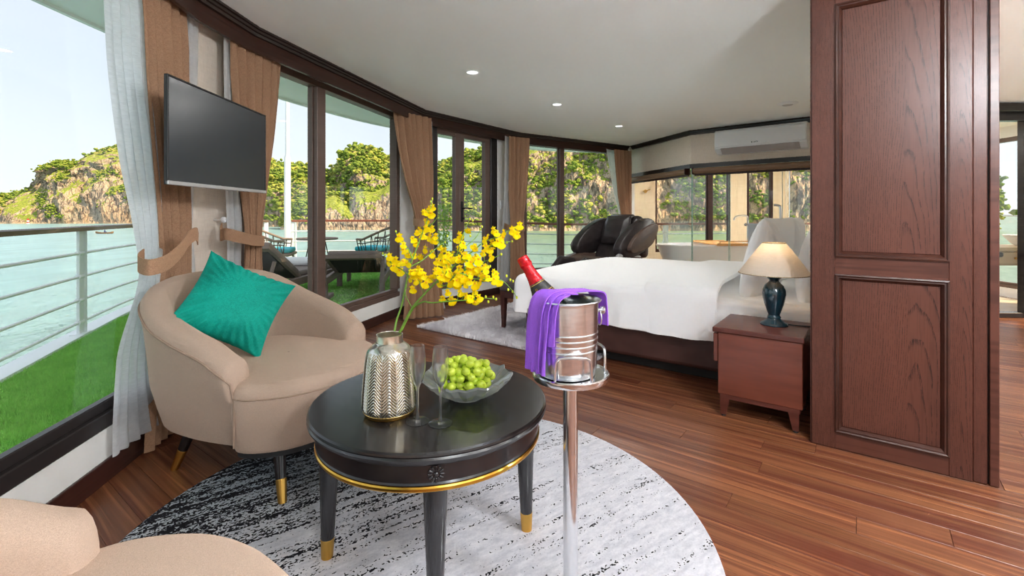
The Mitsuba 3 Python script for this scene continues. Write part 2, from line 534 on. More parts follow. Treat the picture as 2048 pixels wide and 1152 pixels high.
mat('round_rug', proc(rug_color), 0.95, spec=0.1, bump=lambda p, n, uv: fbm(p.x * 260, p.y * 260, 0.0, 3), bump_scale=0.004)
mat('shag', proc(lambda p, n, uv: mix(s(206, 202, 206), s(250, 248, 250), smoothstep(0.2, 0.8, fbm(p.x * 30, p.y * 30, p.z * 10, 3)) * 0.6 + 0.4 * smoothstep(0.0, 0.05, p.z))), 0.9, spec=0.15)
mat('turf', proc(lambda p, n, uv: mix(s(96, 164, 62), s(142, 204, 96), fbm(p.x * 9, p.y * 9, 0.0, 3) * 0.6 + 0.4 * noise(p.x * 260, p.y * 260))), 0.8, spec=0.15, bump=lambda p, n, uv: noise(p.x * 200, p.y * 200), bump_scale=0.02)
mat('turf_blade', proc(lambda p, n, uv: mix(s(112, 186, 72), s(176, 232, 120), fbm(p.x * 8, p.y * 8, 1.0, 3) * 0.5 + 0.5 * noise(p.x * 140, p.y * 140))), 0.6, spec=0.2)


def sea_color(p, n, uv):
    t = smoothstep(-60, 120, p.x + 0.25 * p.y)
    return mix(s(112, 150, 162), s(118, 142, 112), t) * (0.85 + 0.3 * fbm(p.x * 0.3, p.y * 0.12, 0.0, 3))


mat('sea_water', proc(sea_color), 0.12, spec=0.35, eps=0.05,
    bump=lambda p, n, uv: fbm(p.x * 0.9, p.y * 0.45, 0.0, 4) + 0.25 * fbm(p.x * 4, p.y * 2.2, 3.0, 2), bump_scale=0.5)


def ridged(x, y, z, k):
    return 1 - dr.abs(2 * fbm(x, y, z, k) - 1)


def rock_color(p, n, uv):
    big = fbm(p.x * 0.05, p.y * 0.05, p.z * 0.05, 3)
    wx = p.x + 2.5 * (noise(p.x * 0.2, p.z * 0.2, p.y * 0.2) - 0.5)
    crack = ridged(wx * 0.34, p.y * 0.34, p.z * 0.09, 3)
    cr2 = ridged(wx * 1.1, p.y * 1.1, p.z * 0.4, 2)
    fine = fbm(p.x * 1.5, p.y * 1.5, p.z * 1.1, 3)
    c = mix(s(132, 118, 108), s(226, 204, 178), fine)
    c = mix(c, mi.Color3f(s(222, 178, 132)), smoothstep(0.48, 0.68, big) * 0.45)
    c = mix(c, mi.Color3f(s(74, 66, 64)), smoothstep(0.84, 0.97, crack) * 0.75)
    c = mix(c, mi.Color3f(s(92, 82, 78)), smoothstep(0.86, 0.98, cr2) * 0.55)
    shore = smoothstep(-4.6, -6.2, p.z)
    c = mix(c, mi.Color3f(s(214, 190, 158)), shore * 0.5)
    up = n.z + 0.5 * (fbm(p.x * 0.12, p.y * 0.12, p.z * 0.12, 3) - 0.5) + 0.9 * (fbm(p.x * 0.8, p.y * 0.8, p.z * 0.7, 3) - 0.5)
    g = smoothstep(0.46, 0.56, up) * (1 - shore)
    v = mix(s(70, 96, 40), s(172, 182, 84), fbm(p.x * 1.7, p.y * 1.7, p.z * 1.7, 3))
    return mix(c, v, g)


mat('karst_rock', proc(rock_color), 0.95, spec=0.05, eps=0.08, bump=lambda p, n, uv: 1.0 - ridged(p.x * 0.5, p.y * 0.5, p.z * 0.16, 3) + 0.4 * fbm(p.x * 1.6, p.y * 1.6, p.z * 0.8, 2), bump_scale=1.6)


def bush_color(p, n, uv):
    leaf = fbm(p.x * 2.6, p.y * 2.6, p.z * 2.6, 3)
    c = mix(s(62, 92, 38), s(150, 172, 74), smoothstep(0.25, 0.75, fbm(p.x * 0.5, p.y * 0.5, p.z * 0.5, 2) * 0.4 + leaf * 0.6))
    return mix(c, mi.Color3f(s(200, 196, 96)), smoothstep(0.5, 0.72, fbm(p.x * 0.16, p.y * 0.16, p.z * 0.2, 3)) * (0.4 + 0.6 * leaf))


mat('karst_bush', proc(bush_color), 0.9, spec=0.05, eps=0.05, bump=lambda p, n, uv: fbm(p.x * 2.2, p.y * 2.2, p.z * 2.2, 2), bump_scale=0.7)

# ---------------------------------------------------------------- room: corner points of walls and ceiling edge
CEIL = 2.14
WA, WB = (-1.025, -1.6), (-1.67, 2.43)          # left wall with the big window
W0, W1, W2, W3 = (-1.68, 2.855), (-1.149, 4.883), (0.07, 6.524), (2.05, 7.90)
C_1, C0, C1, C2, C3, C4, C5 = (-1.515, 2.36), (-1.49, 2.79), (-0.908, 4.99), (0.107, 6.356), (1.898, 7.60), (2.325, 6.205), (3.378, 5.294)
CA = (-0.885, -1.6)
P3, P4, P5, P6 = (1.95, 7.83), (2.365, 6.24), (3.42, 5.33), (4.07, 4.77)      # glass partition of the bathroom
H1, H2 = (1.545, 2.035), (3.80, 5.0)            # wall at the bed's head

# floor: a slab, with the boards on it
room = Polygon([(-1.1, -1.6), (-1.75, 2.43), (-1.76, 2.86), (-1.2, 4.93), (0.03, 6.6), (2.0, 7.98), (4.05, 8.56), (6.28, 8.56), (6.28, -1.68), (-1.1, -1.68)])
floor_key = struct('floor', extrude(room, 0.05, -0.06), 'ground_dark')
vis = Polygon([(-1.7, 2.5), (-1.6, 1.2), (-0.9, 0.5), (1.2, 0.55), (3.6, 1.9), (6.0, 4.72), (3.8, 4.72), (2.2, 5.6), (1.9, 7.4), (0.1, 6.3), (-1.0, 4.9), (-1.55, 2.9)])
cover = Polygon([tuple(bed(u, v)[:2]) for u, v in ((0.12, 0.12), (2.05, 0.12), (2.05, 1.6), (0.12, 1.6))])
inside = room.buffer(-0.012)
board_rest, boards = [], []
bshape = {}
rr = random.Random(3)
for row in range(-50, 110):
    h = ((row & 0xFFFFFFFF) * 374761393 + 3 * 668265263) & 0xFFFFFFFF
    hh = (((row + 1000000) * 374761393 + (3 + 1000000) * 668265263 + 1000000 * 2147483647) & 0xFFFFFFFF)
    hh = ((hh ^ (hh >> 13)) * 1274126177) & 0xFFFFFFFF
    off = ((hh ^ (hh >> 16)) & 0xFFFFFF) / 16777215.0 * BL
    for k in range(-6, 9):
        a0, b0 = k * BL - off, row * BW
        q = [(UH * a + VH * b)[:2] for a, b in ((a0, b0), (a0 + BL, b0), (a0 + BL, b0 + BW), (a0, b0 + BW))]
        pl = Polygon(q)
        if not pl.intersects(inside): continue
        full = inside.contains(pl)
        ctr = (UH * (a0 + BL / 2) + VH * (b0 + BW / 2))
        if full:
            if 'b' not in bshape: bshape['b'] = bbox(BL - 0.0012, BW - 0.0012, 0.01, 0.0009)
            M = frame((ctr[0], ctr[1], -0.005), UH)
            m = None
        else:
            g = pl.intersection(inside)
            if g.is_empty or g.area < 1e-4: continue
            g = max(getattr(g, 'geoms', [g]), key=lambda x: x.area)
            g = g.buffer(-0.0006)
            if g.is_empty or g.geom_type != 'Polygon': continue
            m, M = extrude(g, 0.01, -0.01), None
        sees = vis.intersection(pl).area > 0.02 and not cover.contains(pl)
        (boards if sees else board_rest).append((ctr[1], m, M))
boards.sort(key=lambda x: x[0])
ply_board = shape(bshape['b'], 'floor_wood', False)
for i, (_, m, M) in enumerate(boards):
    if i < 295:
        part(floor_key, 'board', ply_board if m is None else m, 'floor_wood', False, at=M)
    else:
        board_rest.append((0, m, M))
part(floor_key, 'distant_boards', cat(*[mv(bshape['b'], M) if m is None else m for _, m, M in board_rest]), 'floor_wood', False, kind='stuff')

# ceiling
cei = Polygon([CA, C_1, C0, C1, C2, C3, (2.5, 8.35), (6.2, 8.35), (6.2, -1.6)]).buffer(0.17, join_style=2).intersection(Polygon([(-3, -1.6), (6.2, -1.6), (6.2, 8.4), (-3, 8.4)]))
struct('ceiling', extrude(cei, 0.05, CEIL), 'ceiling_paint', label='white painted ceiling with small round spot lights')

# cornice and wooden pelmet along the window side; path runs from the camera side round to the bathroom (interior on the right, so offsets go left = outward)
pathw = [CA, C_1, C0, C1, C2, C3]
struct('trim_1', sweep(pathw, [(0.0, CEIL), (0.0, CEIL - 0.013), (0.013, CEIL - 0.015), (0.015, CEIL - 0.028), (0.027, CEIL - 0.03), (0.03, CEIL - 0.046), (0.06, CEIL - 0.05), (0.06, CEIL)]), 'cornice_wood', 25, 'dark stepped cornice under the ceiling along the windows')
struct('trim_2', sweep(pathw, [(0.045, CEIL - 0.048), (0.045, 2.0), (0.066, 2.0), (0.066, CEIL - 0.048)]), 'trim_wood', False, 'brown wooden pelmet board hiding the curtain rails')
pathp = [C3, C4, C5, (4.05, 4.715)]
struct('trim_3', sweep(pathp, [(0.0, CEIL), (0.0, CEIL - 0.013), (0.013, CEIL - 0.015), (0.015, CEIL - 0.03), (0.03, CEIL - 0.032), (0.032, CEIL - 0.055), (0.06, CEIL - 0.058), (0.06, CEIL)]), 'cornice_wood', 25, 'dark stepped cornice above the glass bathroom partition')

BASE_T, PANEL_T, HEAD = 0.085, 0.2, 2.06


def low_wall(name, A, B, top=PANEL_T, th=0.07):
    k = struct(name, wall(A, B, 0.0, top, th), 'white_paint')
    part(k, 'skirting', mv(bbox(np.hypot(B[0] - A[0], B[1] - A[1]), 0.014, BASE_T, 0.003, (np.hypot(B[0] - A[0], B[1] - A[1]) / 2, -0.006, BASE_T / 2)), frame([*A, 0], [B[0] - A[0], B[1] - A[1], 0])), 'base_wood', False)
    return k


_nw = [0]


def window(A, B, t0, t1, z0, z1, mull=(), bot=0.065, side=0.055, top=0.05, depth=0.075, inset=0.0, matf='alu_brown', mw=0.09, label=None):
    """A framed window between t0 and t1 along the wall A-B, its frame flush with the inner face."""
    _nw[0] += 1
    k = struct(f'window_{_nw[0]}', None, None, label=label)
    A, B = np.asarray(A, float), np.asarray(B, float)
    d = (B - A) / np.linalg.norm(B - A)
    F = frame([A[0], A[1], 0], [d[0], d[1], 0])       # local y = outward
    y = depth / 2 - inset
    part(k, 'sill_rail', mv(cat(box2((t0, y - depth / 2, z0), (t1, y + depth / 2, z0 + bot * 0.6)), box2((t0, y - depth / 2 + 0.02, z0 + bot * 0.6 - 0.002), (t1, y + depth / 2 - 0.01, z0 + bot))), F), matf, False)
    part(k, 'head_rail', mv(box2((t0, y - depth / 2, z1 - top), (t1, y + depth / 2, z1)), F), matf, False)
    for a, b in ((t0, t0 + side), (t1 - side, t1)):
        part(k, 'jamb', mv(box2((a, y - depth / 2, z0 + bot), (b, y + depth / 2, z1 - top)), F), matf, False)
    for m in mull:
        w = mw
        part(k, 'mullion', mv(cat(box2((m - w / 2, y - depth / 2 - 0.006, z0 + bot), (m + w / 2, y + depth / 2, z1 - top)), box2((m - w / 2 - 0.012, y - 0.012, z0 + bot), (m - w / 2, y + 0.012, z1 - top), 0.002), box2((m + w / 2, y - 0.012, z0 + bot), (m + w / 2 + 0.012, y + 0.012, z1 - top), 0.002)), F), matf, False)
    ed = [t0 + side] + [m for m in mull] + [t1 - side]
    for a, b in zip(ed[:-1], ed[1:]):
        a2 = a + (mw / 2 if a in mull else 0) - 0.0
        b2 = b - (mw / 2 if b in mull else 0) + 0.0
        q = np.array([[a2, y, z0 + bot - 0.01], [b2, y, z0 + bot - 0.01], [b2, y, z1 - top + 0.01], [a2, y, z1 - top + 0.01]])
        part(k, 'pane', mv(TM(q, [[0, 1, 2, 3]]), F), 'pane_glass', False)
    return k


def seglen(A, B):
    return float(np.hypot(B[0] - A[0], B[1] - A[1]))


# left wall with the big window, then the papered piece, the sliding window, the balcony door wall, the far window
low_wall('wall_left', WA, WB)
window(WA, WB, 0.3, seglen(WA, WB) - 0.14, PANEL_T, HEAD, bot=0.10, depth=0.065, matf='alu_dark', label='large fixed window beside the armchairs, looking on the turf deck')
k = struct('wall_left_corner', cat(wall(WB, W0, 0.0, CEIL, 0.07), wall(on(WA, WB, seglen(WA, WB) - 0.14)[:2], WB, PANEL_T, CEIL, 0.07)), 'wallpaper', label='beige papered pier between two windows, behind the television')
part(k, 'skirting', mv(bbox(seglen(WB, W0), 0.014, BASE_T, 0.003, (seglen(WB, W0) / 2, -0.006, BASE_T / 2)), frame([*WB, 0], [W0[0] - WB[0], W0[1] - WB[1], 0])), 'base_wood', False)
part(k, 'jamb', wall(on(WB, W0, seglen(WB, W0) - 0.05, 0.008)[:2], on(WB, W0, seglen(WB, W0), 0.008)[:2], 0.2, HEAD, 0.07), 'alu_dark', False)
low_wall('wall_back_left', W0, W1)
L01 = seglen(W0, W1)


def t_at(A, B, px):
    """How far along A-B the line of sight through column px meets it."""
    A, B = np.asarray(A, float), np.asarray(B, float)
    d = (B - A) / np.linalg.norm(B - A); r = (px - 1024) / FOC
    return (r * A[1] - A[0]) / (d[0] - r * d[1])


window(W0, W1, 0.02, L01 - 0.02, PANEL_T, HEAD, mull=(t_at(W0, W1, 642),), bot=0.075, side=0.06, mw=0.1, depth=0.085, label='wide window with one brown mullion, looking on the sun loungers')
low_wall('wall_back', W1, W2, 0.17)
L12 = seglen(W1, W2)
td0, td1, tdm = t_at(W1, W2, 864), t_at(W1, W2, 993), t_at(W1, W2, 920)
k = struct('wall_back_piers', cat(wall(W1, on(W1, W2, td0)[:2], 0.17, CEIL, 0.07), wall(on(W1, W2, td1)[:2], W2, 0.17, CEIL, 0.07)), 'white_paint', label='narrow white wall piers either side of the balcony door')
# balcony door: fixed leaf, meeting stiles, moving leaf
k = struct('door_1', None, None, label='brown framed glass balcony door with a black lever handle')
dd = np.array([W2[0] - W1[0], W2[1] - W1[1]]) / L12
FD = frame([W1[0], W1[1], 0], [dd[0], dd[1], 0])
for a, b, m in ((td0, td0 + 0.07, 'alu_dark'), (td1 - 0.13, td1, 'alu_dark')):
    part(k, 'frame', mv(box2((a, -0.012, 0.17), (b, 0.08, HEAD)), FD), m, False)
part(k, 'frame', mv(box2((td0 + 0.07, -0.012, HEAD - 0.06), (td1 - 0.13, 0.08, HEAD)), FD), 'alu_brown', False)
for n_, (a, b) in enumerate(((td0 + 0.07, tdm), (tdm, td1 - 0.13))):
    w1 = 0.075
    lf = cat(box2((a, 0.0, 0.19), (a + (0.02 if n_ == 0 else w1), 0.06, HEAD - 0.06)), box2((b - (w1 if n_ == 0 else 0.1), 0.0, 0.19), (b, 0.06, HEAD - 0.06)),
             box2((a, 0.002, 0.19), (b, 0.058, 0.31)), box2((a, 0.002, HEAD - 0.11), (b, 0.058, HEAD - 0.06)))
    part(k, 'leaf', mv(lf, FD), 'alu_brown', False)
    a2, b2 = a + (0.02 if n_ == 0 else w1), b - (w1 if n_ == 0 else 0.1)
    part(k, 'pane', mv(TM([[a2, 0.03, 0.3], [b2, 0.03, 0.3], [b2, 0.03, HEAD - 0.1], [a2, 0.03, HEAD - 0.1]], [[0, 1, 2, 3]]), FD), 'pane_glass', False)
hx = tdm + 0.03
part(k, 'lever_handle', mv(cat(box2((hx - 0.015, -0.012, 0.95), (hx + 0.015, 0.002, 1.19), 0.004), tube([[hx, -0.012, 1.11], [hx, -0.05, 1.11]], 0.009), tube([[hx, -0.05, 1.11], [hx + 0.06, -0.052, 1.112], [hx + 0.13, -0.05, 1.105]], 0.008), lathe([(0, 0), (0.012, 0), (0.012, 0.014), (0, 0.014)], 16).apply_transform(frame((hx, -0.024, 0.99), (1, 0, 0), (0, -1, 0)))), FD), 'rubber_black', 30)
low_wall('wall_back_right', W2, W3)
L23 = seglen(W2, W3)
window(W2, W3, 0.12, L23 - 0.12, PANEL_T, HEAD, mull=(t_at(W2, W3, 1124),), bot=0.07, side=0.05, mw=0.085, label='window behind the massage chair, looking on the cliff')
struct('wall_back_corner', cat(wall(W2, on(W2, W3, 0.12)[:2], PANEL_T, CEIL, 0.07), wall(on(W2, W3, L23 - 0.12)[:2], W3, PANEL_T, CEIL, 0.07)), 'white_paint')
# head panels between the windows' heads and the ceiling
struct('trim_4', cat(*[wall(a, b, HEAD, CEIL + 0.03, 0.07) for a, b in ((WA, WB), (W0, W1), (W1, W2), (W2, W3))]), 'white_paint', False)
# light switch by the door
k = single('light_switch', mv(cat(bbox(0.075, 0.012, 0.12, 0.004, (0, -0.005, 0)), bbox(0.03, 0.006, 0.05, 0.002, (0, -0.013, 0))), frame(on(W1, W2, t_at(W1, W2, 1003), 0.002, 1.165), [dd[0], dd[1], 0])), 'white_plastic', 'small white light switch on the white pier beside the balcony door', 'light switch', False)

# bathroom partition: papered wall above, dark beam, rolled blinds, glass below
ub = 1.70
k = struct('wall_bathroom', cat(wall(P3, P4, ub, CEIL, 0.06), wall(P4, P5, ub, CEIL, 0.06), wall(P5, P6, ub, CEIL, 0.06)), 'wallpaper', label='beige papered wall strip above the glass bathroom partition')
# walking P3 -> P4 -> P5 the bedroom lies to the right
pp = [P3, P4, P5, P6]
part(k, 'beam', sweep(pp, [(-0.025, ub - 0.055), (-0.025, ub), (0.05, ub), (0.05, ub - 0.055)]), 'black_wood', False)
part(k, 'skirting', sweep(pp, [(-0.01, 0.0), (-0.01, 0.09), (0.05, 0.09), (0.05, 0.0)]), 'white_paint', False)
for n_, (a, b, e0, e1) in enumerate(((P3, P4, 0.02, 0.03), (P4, P5, 0.05, 0.0), (P5, P6, 0.0, 0.0))):
    L = seglen(a, b); d = np.array([b[0] - a[0], b[1] - a[1], 0]) / L
    F = frame([*a, 0], d)
    bl = thing('roller_blind', ('brown roller blind rolled up under the beam beside the curtain', 'brown roller blind rolled up under the beam below the air conditioner', 'brown roller blind rolled up under the beam past the air conditioner')[n_], 'blind', 'roller blinds on the bathroom partition')
    part(bl, 'roll', mv(tube([[e0, -0.045, ub - 0.095], [L - e1, -0.045, ub - 0.095]], 0.036, 20), F), 'blind_brown', 30)
    part(bl, 'hem_bar', mv(box2((e0, -0.02, ub - 0.158), (L - e1, -0.006, ub - 0.135), 0.003), F), 'trim_wood', False)
    part(bl, 'skirt', mv(box2((e0, -0.016, ub - 0.14), (L - e1, -0.012, ub - 0.09), 0.001), F), 'blind_brown', False)
    part(bl, 'bracket', mv(cat(box2((e0 - 0.012, -0.085, ub - 0.14), (e0, -0.002, ub - 0.055), 0.002), box2((L - e1, -0.085, ub - 0.14), (L - e1 + 0.012, -0.002, ub - 0.055), 0.002)), F), 'trim_wood', False)
    zz = (0.09, ub - 0.05)
    panes = ((0.01, L - 0.012),) if n_ == 0 else ((0.012, L * 0.335), (L * 0.335 + 0.01, L * 0.93), (L * 0.93 + 0.01, L)) if n_ == 1 else ((0, L),)
    for q0, q1 in panes:
        pk = struct('glass_partition', None, None, label='clear glass sheet of the bathroom partition')
        part(pk, 'pane', mv(TM([[q0, 0.02, zz[0]], [q1, 0.02, zz[0]], [q1, 0.02, zz[1]], [q0, 0.02, zz[1]]], [[0, 1, 2, 3]]), F), 'pane_glass', False)
        ed = [box2((q, 0.015, zz[0]), (q + 0.004, 0.026, zz[1]), 0.001) for q in (q0, q1 - 0.004)]
        part(pk, 'edge', mv(cat(*ed), F), 'glass_edge', False)
FP = frame([*P4, 0], [P5[0] - P4[0], P5[1] - P4[1], 0])
LP = seglen(P4, P5)

# bathroom: outer wall with windows, side and back walls, tub
B1_, B2_, B3_ = (2.05, 7.90), (4.05, 8.48), (6.2, 8.48)
LB = seglen(B1_, B2_)
t0, t1, tm = t_at(B1_, B2_, 1311), t_at(B1_, B2_, 1461), t_at(B1_, B2_, 1421)
k = struct('wall_bathroom_outer', cat(wall(B1_, B2_, 0, 0.4, 0.07), wall(B1_, on(B1_, B2_, t0)[:2], 0.4, CEIL, 0.07), wall(on(B1_, B2_, t1)[:2], B2_, 0.4, CEIL, 0.07), wall(B1_, B2_, 2.02, CEIL, 0.07)), 'bath_wallpaper', label='straw coloured papered outer wall of the bathroom')
window(B1_, B2_, t0, t1, 0.4, 2.02, mull=(tm,), bot=0.05, side=0.03, top=0.04, mw=0.1, matf='trim_wood', label='bathroom window behind the tub')
ta, tb = t_at(B2_, B3_, 1494), t_at(B2_, B3_, 1546)
k = struct('wall_bathroom_side', cat(wall(B2_, B3_, 0, 0.4, 0.07), wall(B2_, on(B2_, B3_, ta)[:2], 0.4, CEIL, 0.07), wall(on(B2_, B3_, tb)[:2], on(B2_, B3_, tb + 0.22)[:2], 0.4, CEIL, 0.07), wall(on(B2_, B3_, 1.75)[:2], B3_, 0.4, CEIL, 0.07), wall(B2_, B3_, 2.02, CEIL, 0.07)), 'bath_wallpaper')
window(B2_, B3_, ta, tb, 0.4, 2.02, bot=0.05, side=0.04, top=0.04, matf='trim_wood', label='narrow bathroom window with a dark jamb')
window(B2_, B3_, tb + 0.22, 1.75, 0.4, 2.02, bot=0.05, side=0.04, top=0.04, matf='white_paint', label='bathroom window behind the shower glass')
# outer wall on the right with windows, and an unseen glass front added behind the camera for daylight
R1, R2 = (6.2, 8.48), (6.2, -1.6)
struct('wall_right_outer', cat(wall(R1, R2, 0, 0.12, 0.07), wall(R1, R2, 2.0, CEIL, 0.07), *[wall((6.2, y0), (6.2, y1), 0.12, 2.0, 0.07) for y0, y1 in ((8.48, 7.9), (6.6, 6.5), (5.2, 4.6), (2.8, 2.5), (0.6, 0.4), (-1.4, -1.6))]), 'white_paint')
for y0, y1 in ((7.9, 6.6), (6.5, 5.2), (4.6, 2.8), (2.5, 0.6)):
    window(R1, R2, 8.48 - y0, 8.48 - y1, 0.12, 2.0, matf='alu_brown', label='window in the outer wall on the right')
struct('wall_front', cat(wall((6.2, -1.6), WA, 0, 0.3, 0.07), wall((6.2, -1.6), WA, 2.0, CEIL, 0.07), wall((6.2, -1.6), (5.9, -1.6), 0.3, 2.0, 0.07), wall((2.6, -1.6), (2.4, -1.6), 0.3, 2.0, 0.07), wall((-0.9, -1.6), WA, 0.3, 2.0, 0.07)), 'white_paint')
for x0, x1 in ((5.9, 2.6), (2.4, -0.9)):
    window((6.2, -1.6), WA, 6.2 - x0, 6.2 - x1, 0.3, 2.0, mull=((6.2 - x0 + 6.2 - x1) / 2,), label='unseen window added behind the camera to let sky light in')
# wall at the bed's head and the corridor beyond the wooden panel
struct('wall_bed_head', wall(H2, H1, 0, CEIL, 0.12), 'wallpaper')

# the tall panelled wooden wall end on the right
PU0, PV = 1.94, -0.46
PW = 0.60


def pan(a, z, o=0.0):
    """A point of the panel: a along it, o out towards the camera."""
    return bed(PU0 + a, PV - o, z)


FPAN = frame(bed(PU0, PV), UH)          # local y = VH (into the wall)
k = struct('wall_right', mv(box2((0.0, 0.022, 0.0), (PW - 0.003, 0.15, CEIL), 0.002), FPAN), 'black_wood', False, 'tall dark wooden panelled wall end with two framed panels')
zr = [(0.0, 0.078), (0.768, 0.847), (1.955, CEIL)]
xs = [(0.0, 0.089), (0.458, 0.526)]
for (x0, x1), tag in zip(xs, ('l', 'r')):
    part(k, 'stile', mv(box2((x0, -0.004, 0.002), (x1, 0.024, CEIL), 0.002), FPAN), 'panel_wood_stile', False)
for z0, z1 in zr:
    part(k, 'rail', mv(box2((xs[0][1] - 0.001, -0.003, max(z0, 0.002)), (xs[1][0] + 0.001, 0.024, z1), 0.002), FPAN), 'panel_wood_rail', False)
for (z0, z1), m in (((0.078, 0.768), 'panel_wood'), ((0.847, 1.955), 'panel_wood_upper')):
    x0, x1 = xs[0][1], xs[1][0]
    part(k, 'panel', mv(box2((x0 + 0.02, 0.008, z0 + 0.02), (x1 - 0.02, 0.026, z1 - 0.02), 0.005), FPAN), m, False)
    # moulding round the panel, mitred: a stepped profile along the rectangle
    prof = [(0.0, 0.02), (0.0, -0.010), (0.006, -0.013), (0.011, -0.008), (0.016, -0.009), (0.021, -0.002), (0.025, 0.004), (0.027, 0.02)]
    loop = [(x0 - 0.003, z0 - 0.003), (x1 + 0.003, z0 - 0.003), (x1 + 0.003, z1 + 0.003), (x0 - 0.003, z1 + 0.003)]
    rows = []
    for (cx, cz), (sx, sz) in zip(loop, ((1, 1), (-1, 1), (-1, -1), (1, -1))):
        rows.append([[cx + sx * o, y, cz + sz * o] for o, y in prof])
    mm = grid(np.array(rows), closed_u=True)
    trimesh.repair.fix_normals(mm)
    part(k, 'moulding', mv(mm, FPAN), 'panel_moulding', 25)
part(k, 'edge_board', mv(box2((0.5275, 0.003, 0.002), (0.567, 0.03, CEIL), 0.002), FPAN), 'panel_wood_stile', False)
part(k, 'corner_post', mv(box2((0.573, -0.001, 0.002), (0.599, 0.15, CEIL), 0.002), FPAN), 'panel_wood_rail', False)
part(k, 'corner_post', mv(box2((-0.006, 0.004, 0.002), (0.0, 0.15, CEIL), 0.001), FPAN), 'panel_wood_stile', False)

# doorway to the bathroom at the corridor's end
k = struct('door_2', None, None, label='dark framed doorway at the end of the corridor')
D0, D1, DY = 4.07, 5.13, 4.75
dz = lambda y: EYE + (HOR - y) * DY / FOC
part(k, 'frame', box2((D0, DY - 0.03, 0), (D0 + 0.09, DY + 0.05, dz(222))), 'black_wood', False)
part(k, 'frame', box2((D1, DY - 0.03, 0), (D1 + 0.2, DY + 0.05, dz(222))), 'black_wood', False)
part(k, 'frame', box2((D0, DY - 0.03, dz(242)), (D1 + 0.2, DY + 0.05, dz(218))), 'black_wood', False)
part(k, 'threshold', box2((D0 + 0.09, DY - 0.02, 0), (D1, DY + 0.05, 0.05)), 'black_wood', False)
part(k, 'pane', TM([[D0 + 0.09, DY + 0.02, 0.05], [D1, DY + 0.02, 0.05], [D1, DY + 0.02, dz(242)], [D0 + 0.09, DY + 0.02, dz(242)]], [[0, 1, 2, 3]]), 'pane_glass', False)
struct('wall_corridor', cat(box2((D0, DY, dz(218)), (6.2, DY + 0.06, CEIL)), box2((D1 + 0.2, DY, 0), (6.2, DY + 0.06, dz(218)))), 'white_paint')
struct('trim_5', cat(box2((3.9, DY - 0.05, dz(183)), (6.2, DY - 0.002, dz(166))), box2((3.9, DY - 0.12, CEIL - 0.09), (6.2, DY - 0.05, CEIL - 0.01))), 'black_wood', False, 'dark beams above the corridor doorway')

# roof overhang outside: its soffit and edge
eave = [(-2.2, -2.0), (-2.66, 0.2), (-2.86, 2.0), (-2.90, 3.35), (-2.82, 4.4), (-2.6, 5.33), (-2.19, 6.4), (-1.82, 7.05), (-1.3, 7.78), (-0.81, 8.4), (-0.2, 9.0), (0.4, 9.43), (1.4, 9.8), (3.0, 10.0), (7.4, 10.0), (7.4, -2.0)]
ev = spline([(x, y, 0) for x, y in eave[:-2]], 5)[:, :2]
roofp = Polygon([tuple(q) for q in ev] + [(7.4, 10.0), (7.4, -2.0)])
k = struct('roof', extrude(roofp, 0.1, 2.35), 'roof_paint', False, 'white roof overhang above the deck')
part(k, 'rim', sweep([tuple(q) for q in ev], [(0.012, 2.33), (0.012, 2.46), (-0.02, 2.46), (-0.02, 2.33)]), 'roof_paint', 25)

# ---------------------------------------------------------------- outside: deck, rail, sea, hills
def dense(P, n=6):
    return spline([(x, y, 0) for x, y in P], n)[:, :2]


railA = dense([(-1.75, -1.2), (-2.35, 0.9), (-3.22, 2.95), (-3.70, 4.05), (-4.2, 5.3), (-4.62, 6.8), (-4.86, 8.2), (-4.82, 9.3)], 5)
railB = dense([(-4.42, 9.5), (-3.3, 9.62), (-2.2, 9.6), (-0.95, 9.45), (0.32, 9.0), (1.1, 8.95), (1.95, 9.05), (3.5, 9.45), (5.2, 9.6), (7.0, 9.6)], 5)
deckp = Polygon([(-1.95, -2.0)] + [tuple(q) for q in railA] + [(-4.6, 9.7)] + [tuple(q) for q in railB] + [(7.0, -2.0)]).buffer(0.10, join_style=1)
hullp = room.buffer(0.09, join_style=2)
turfp = Polygon([(-1.95, -2.0)] + [tuple(q) for q in railA] + [(-4.6, 9.7)] + [tuple(q) for q in railB] + [(7.0, -2.0)]).buffer(-0.06, join_style=1)
deck = struct('deck', extrude(deckp.difference(hullp).buffer(0), 0.3, -0.32), 'roof_paint', False, 'white painted ship deck under the turf')
struct('deck_curb', extrude(deckp.difference(deckp.buffer(-0.15)).buffer(0), 0.035, -0.02), 'rail_paint', False, 'white painted curb at the edge of the deck')
tkey = thing('turf', 'bright green artificial turf laid over the deck outside the windows', 'artificial turf', kind='stuff')
tp = turfp.difference(room.buffer(0.1)).buffer(0)
tp = max(getattr(tp, 'geoms', [tp]), key=lambda g: g.area)
part(tkey, 'mat', extrude(tp, 0.018, -0.018), 'turf', False)
r2 = np.random.default_rng(12)
N = 330000
cand = np.concatenate([np.stack([r2.uniform(-3.9, -1.5, N), r2.uniform(0.9, 5.0, N)], 1), np.stack([r2.uniform(-4.8, 0.0, N // 3), r2.uniform(4.6, 9.5, N // 3)], 1)])
import shapely
ok = shapely.contains_xy(tp.buffer(-0.01), cand[:, 0], cand[:, 1])
cand = cand[ok]
col = cand[:, 0] / cand[:, 1]
cand = cand[((col > -1.12) & (col < -0.76)) | ((col > -0.55) & (col < -0.05))][:150000]
n = len(cand)
hh = r2.uniform(0.010, 0.026, n); an = r2.uniform(0, 2 * np.pi, n); lean = r2.uniform(0.0, 0.014, n); la = r2.uniform(0, 2 * np.pi, n)
w = np.where(cand[:, 1] > 4.5, 0.004, 0.0022)
e = np.stack([np.cos(an), np.sin(an)], 1) * w[:, None]
base = np.zeros((n, 3)); base[:, :2] = cand
v0, v1, v2 = base.copy(), base.copy(), base.copy()
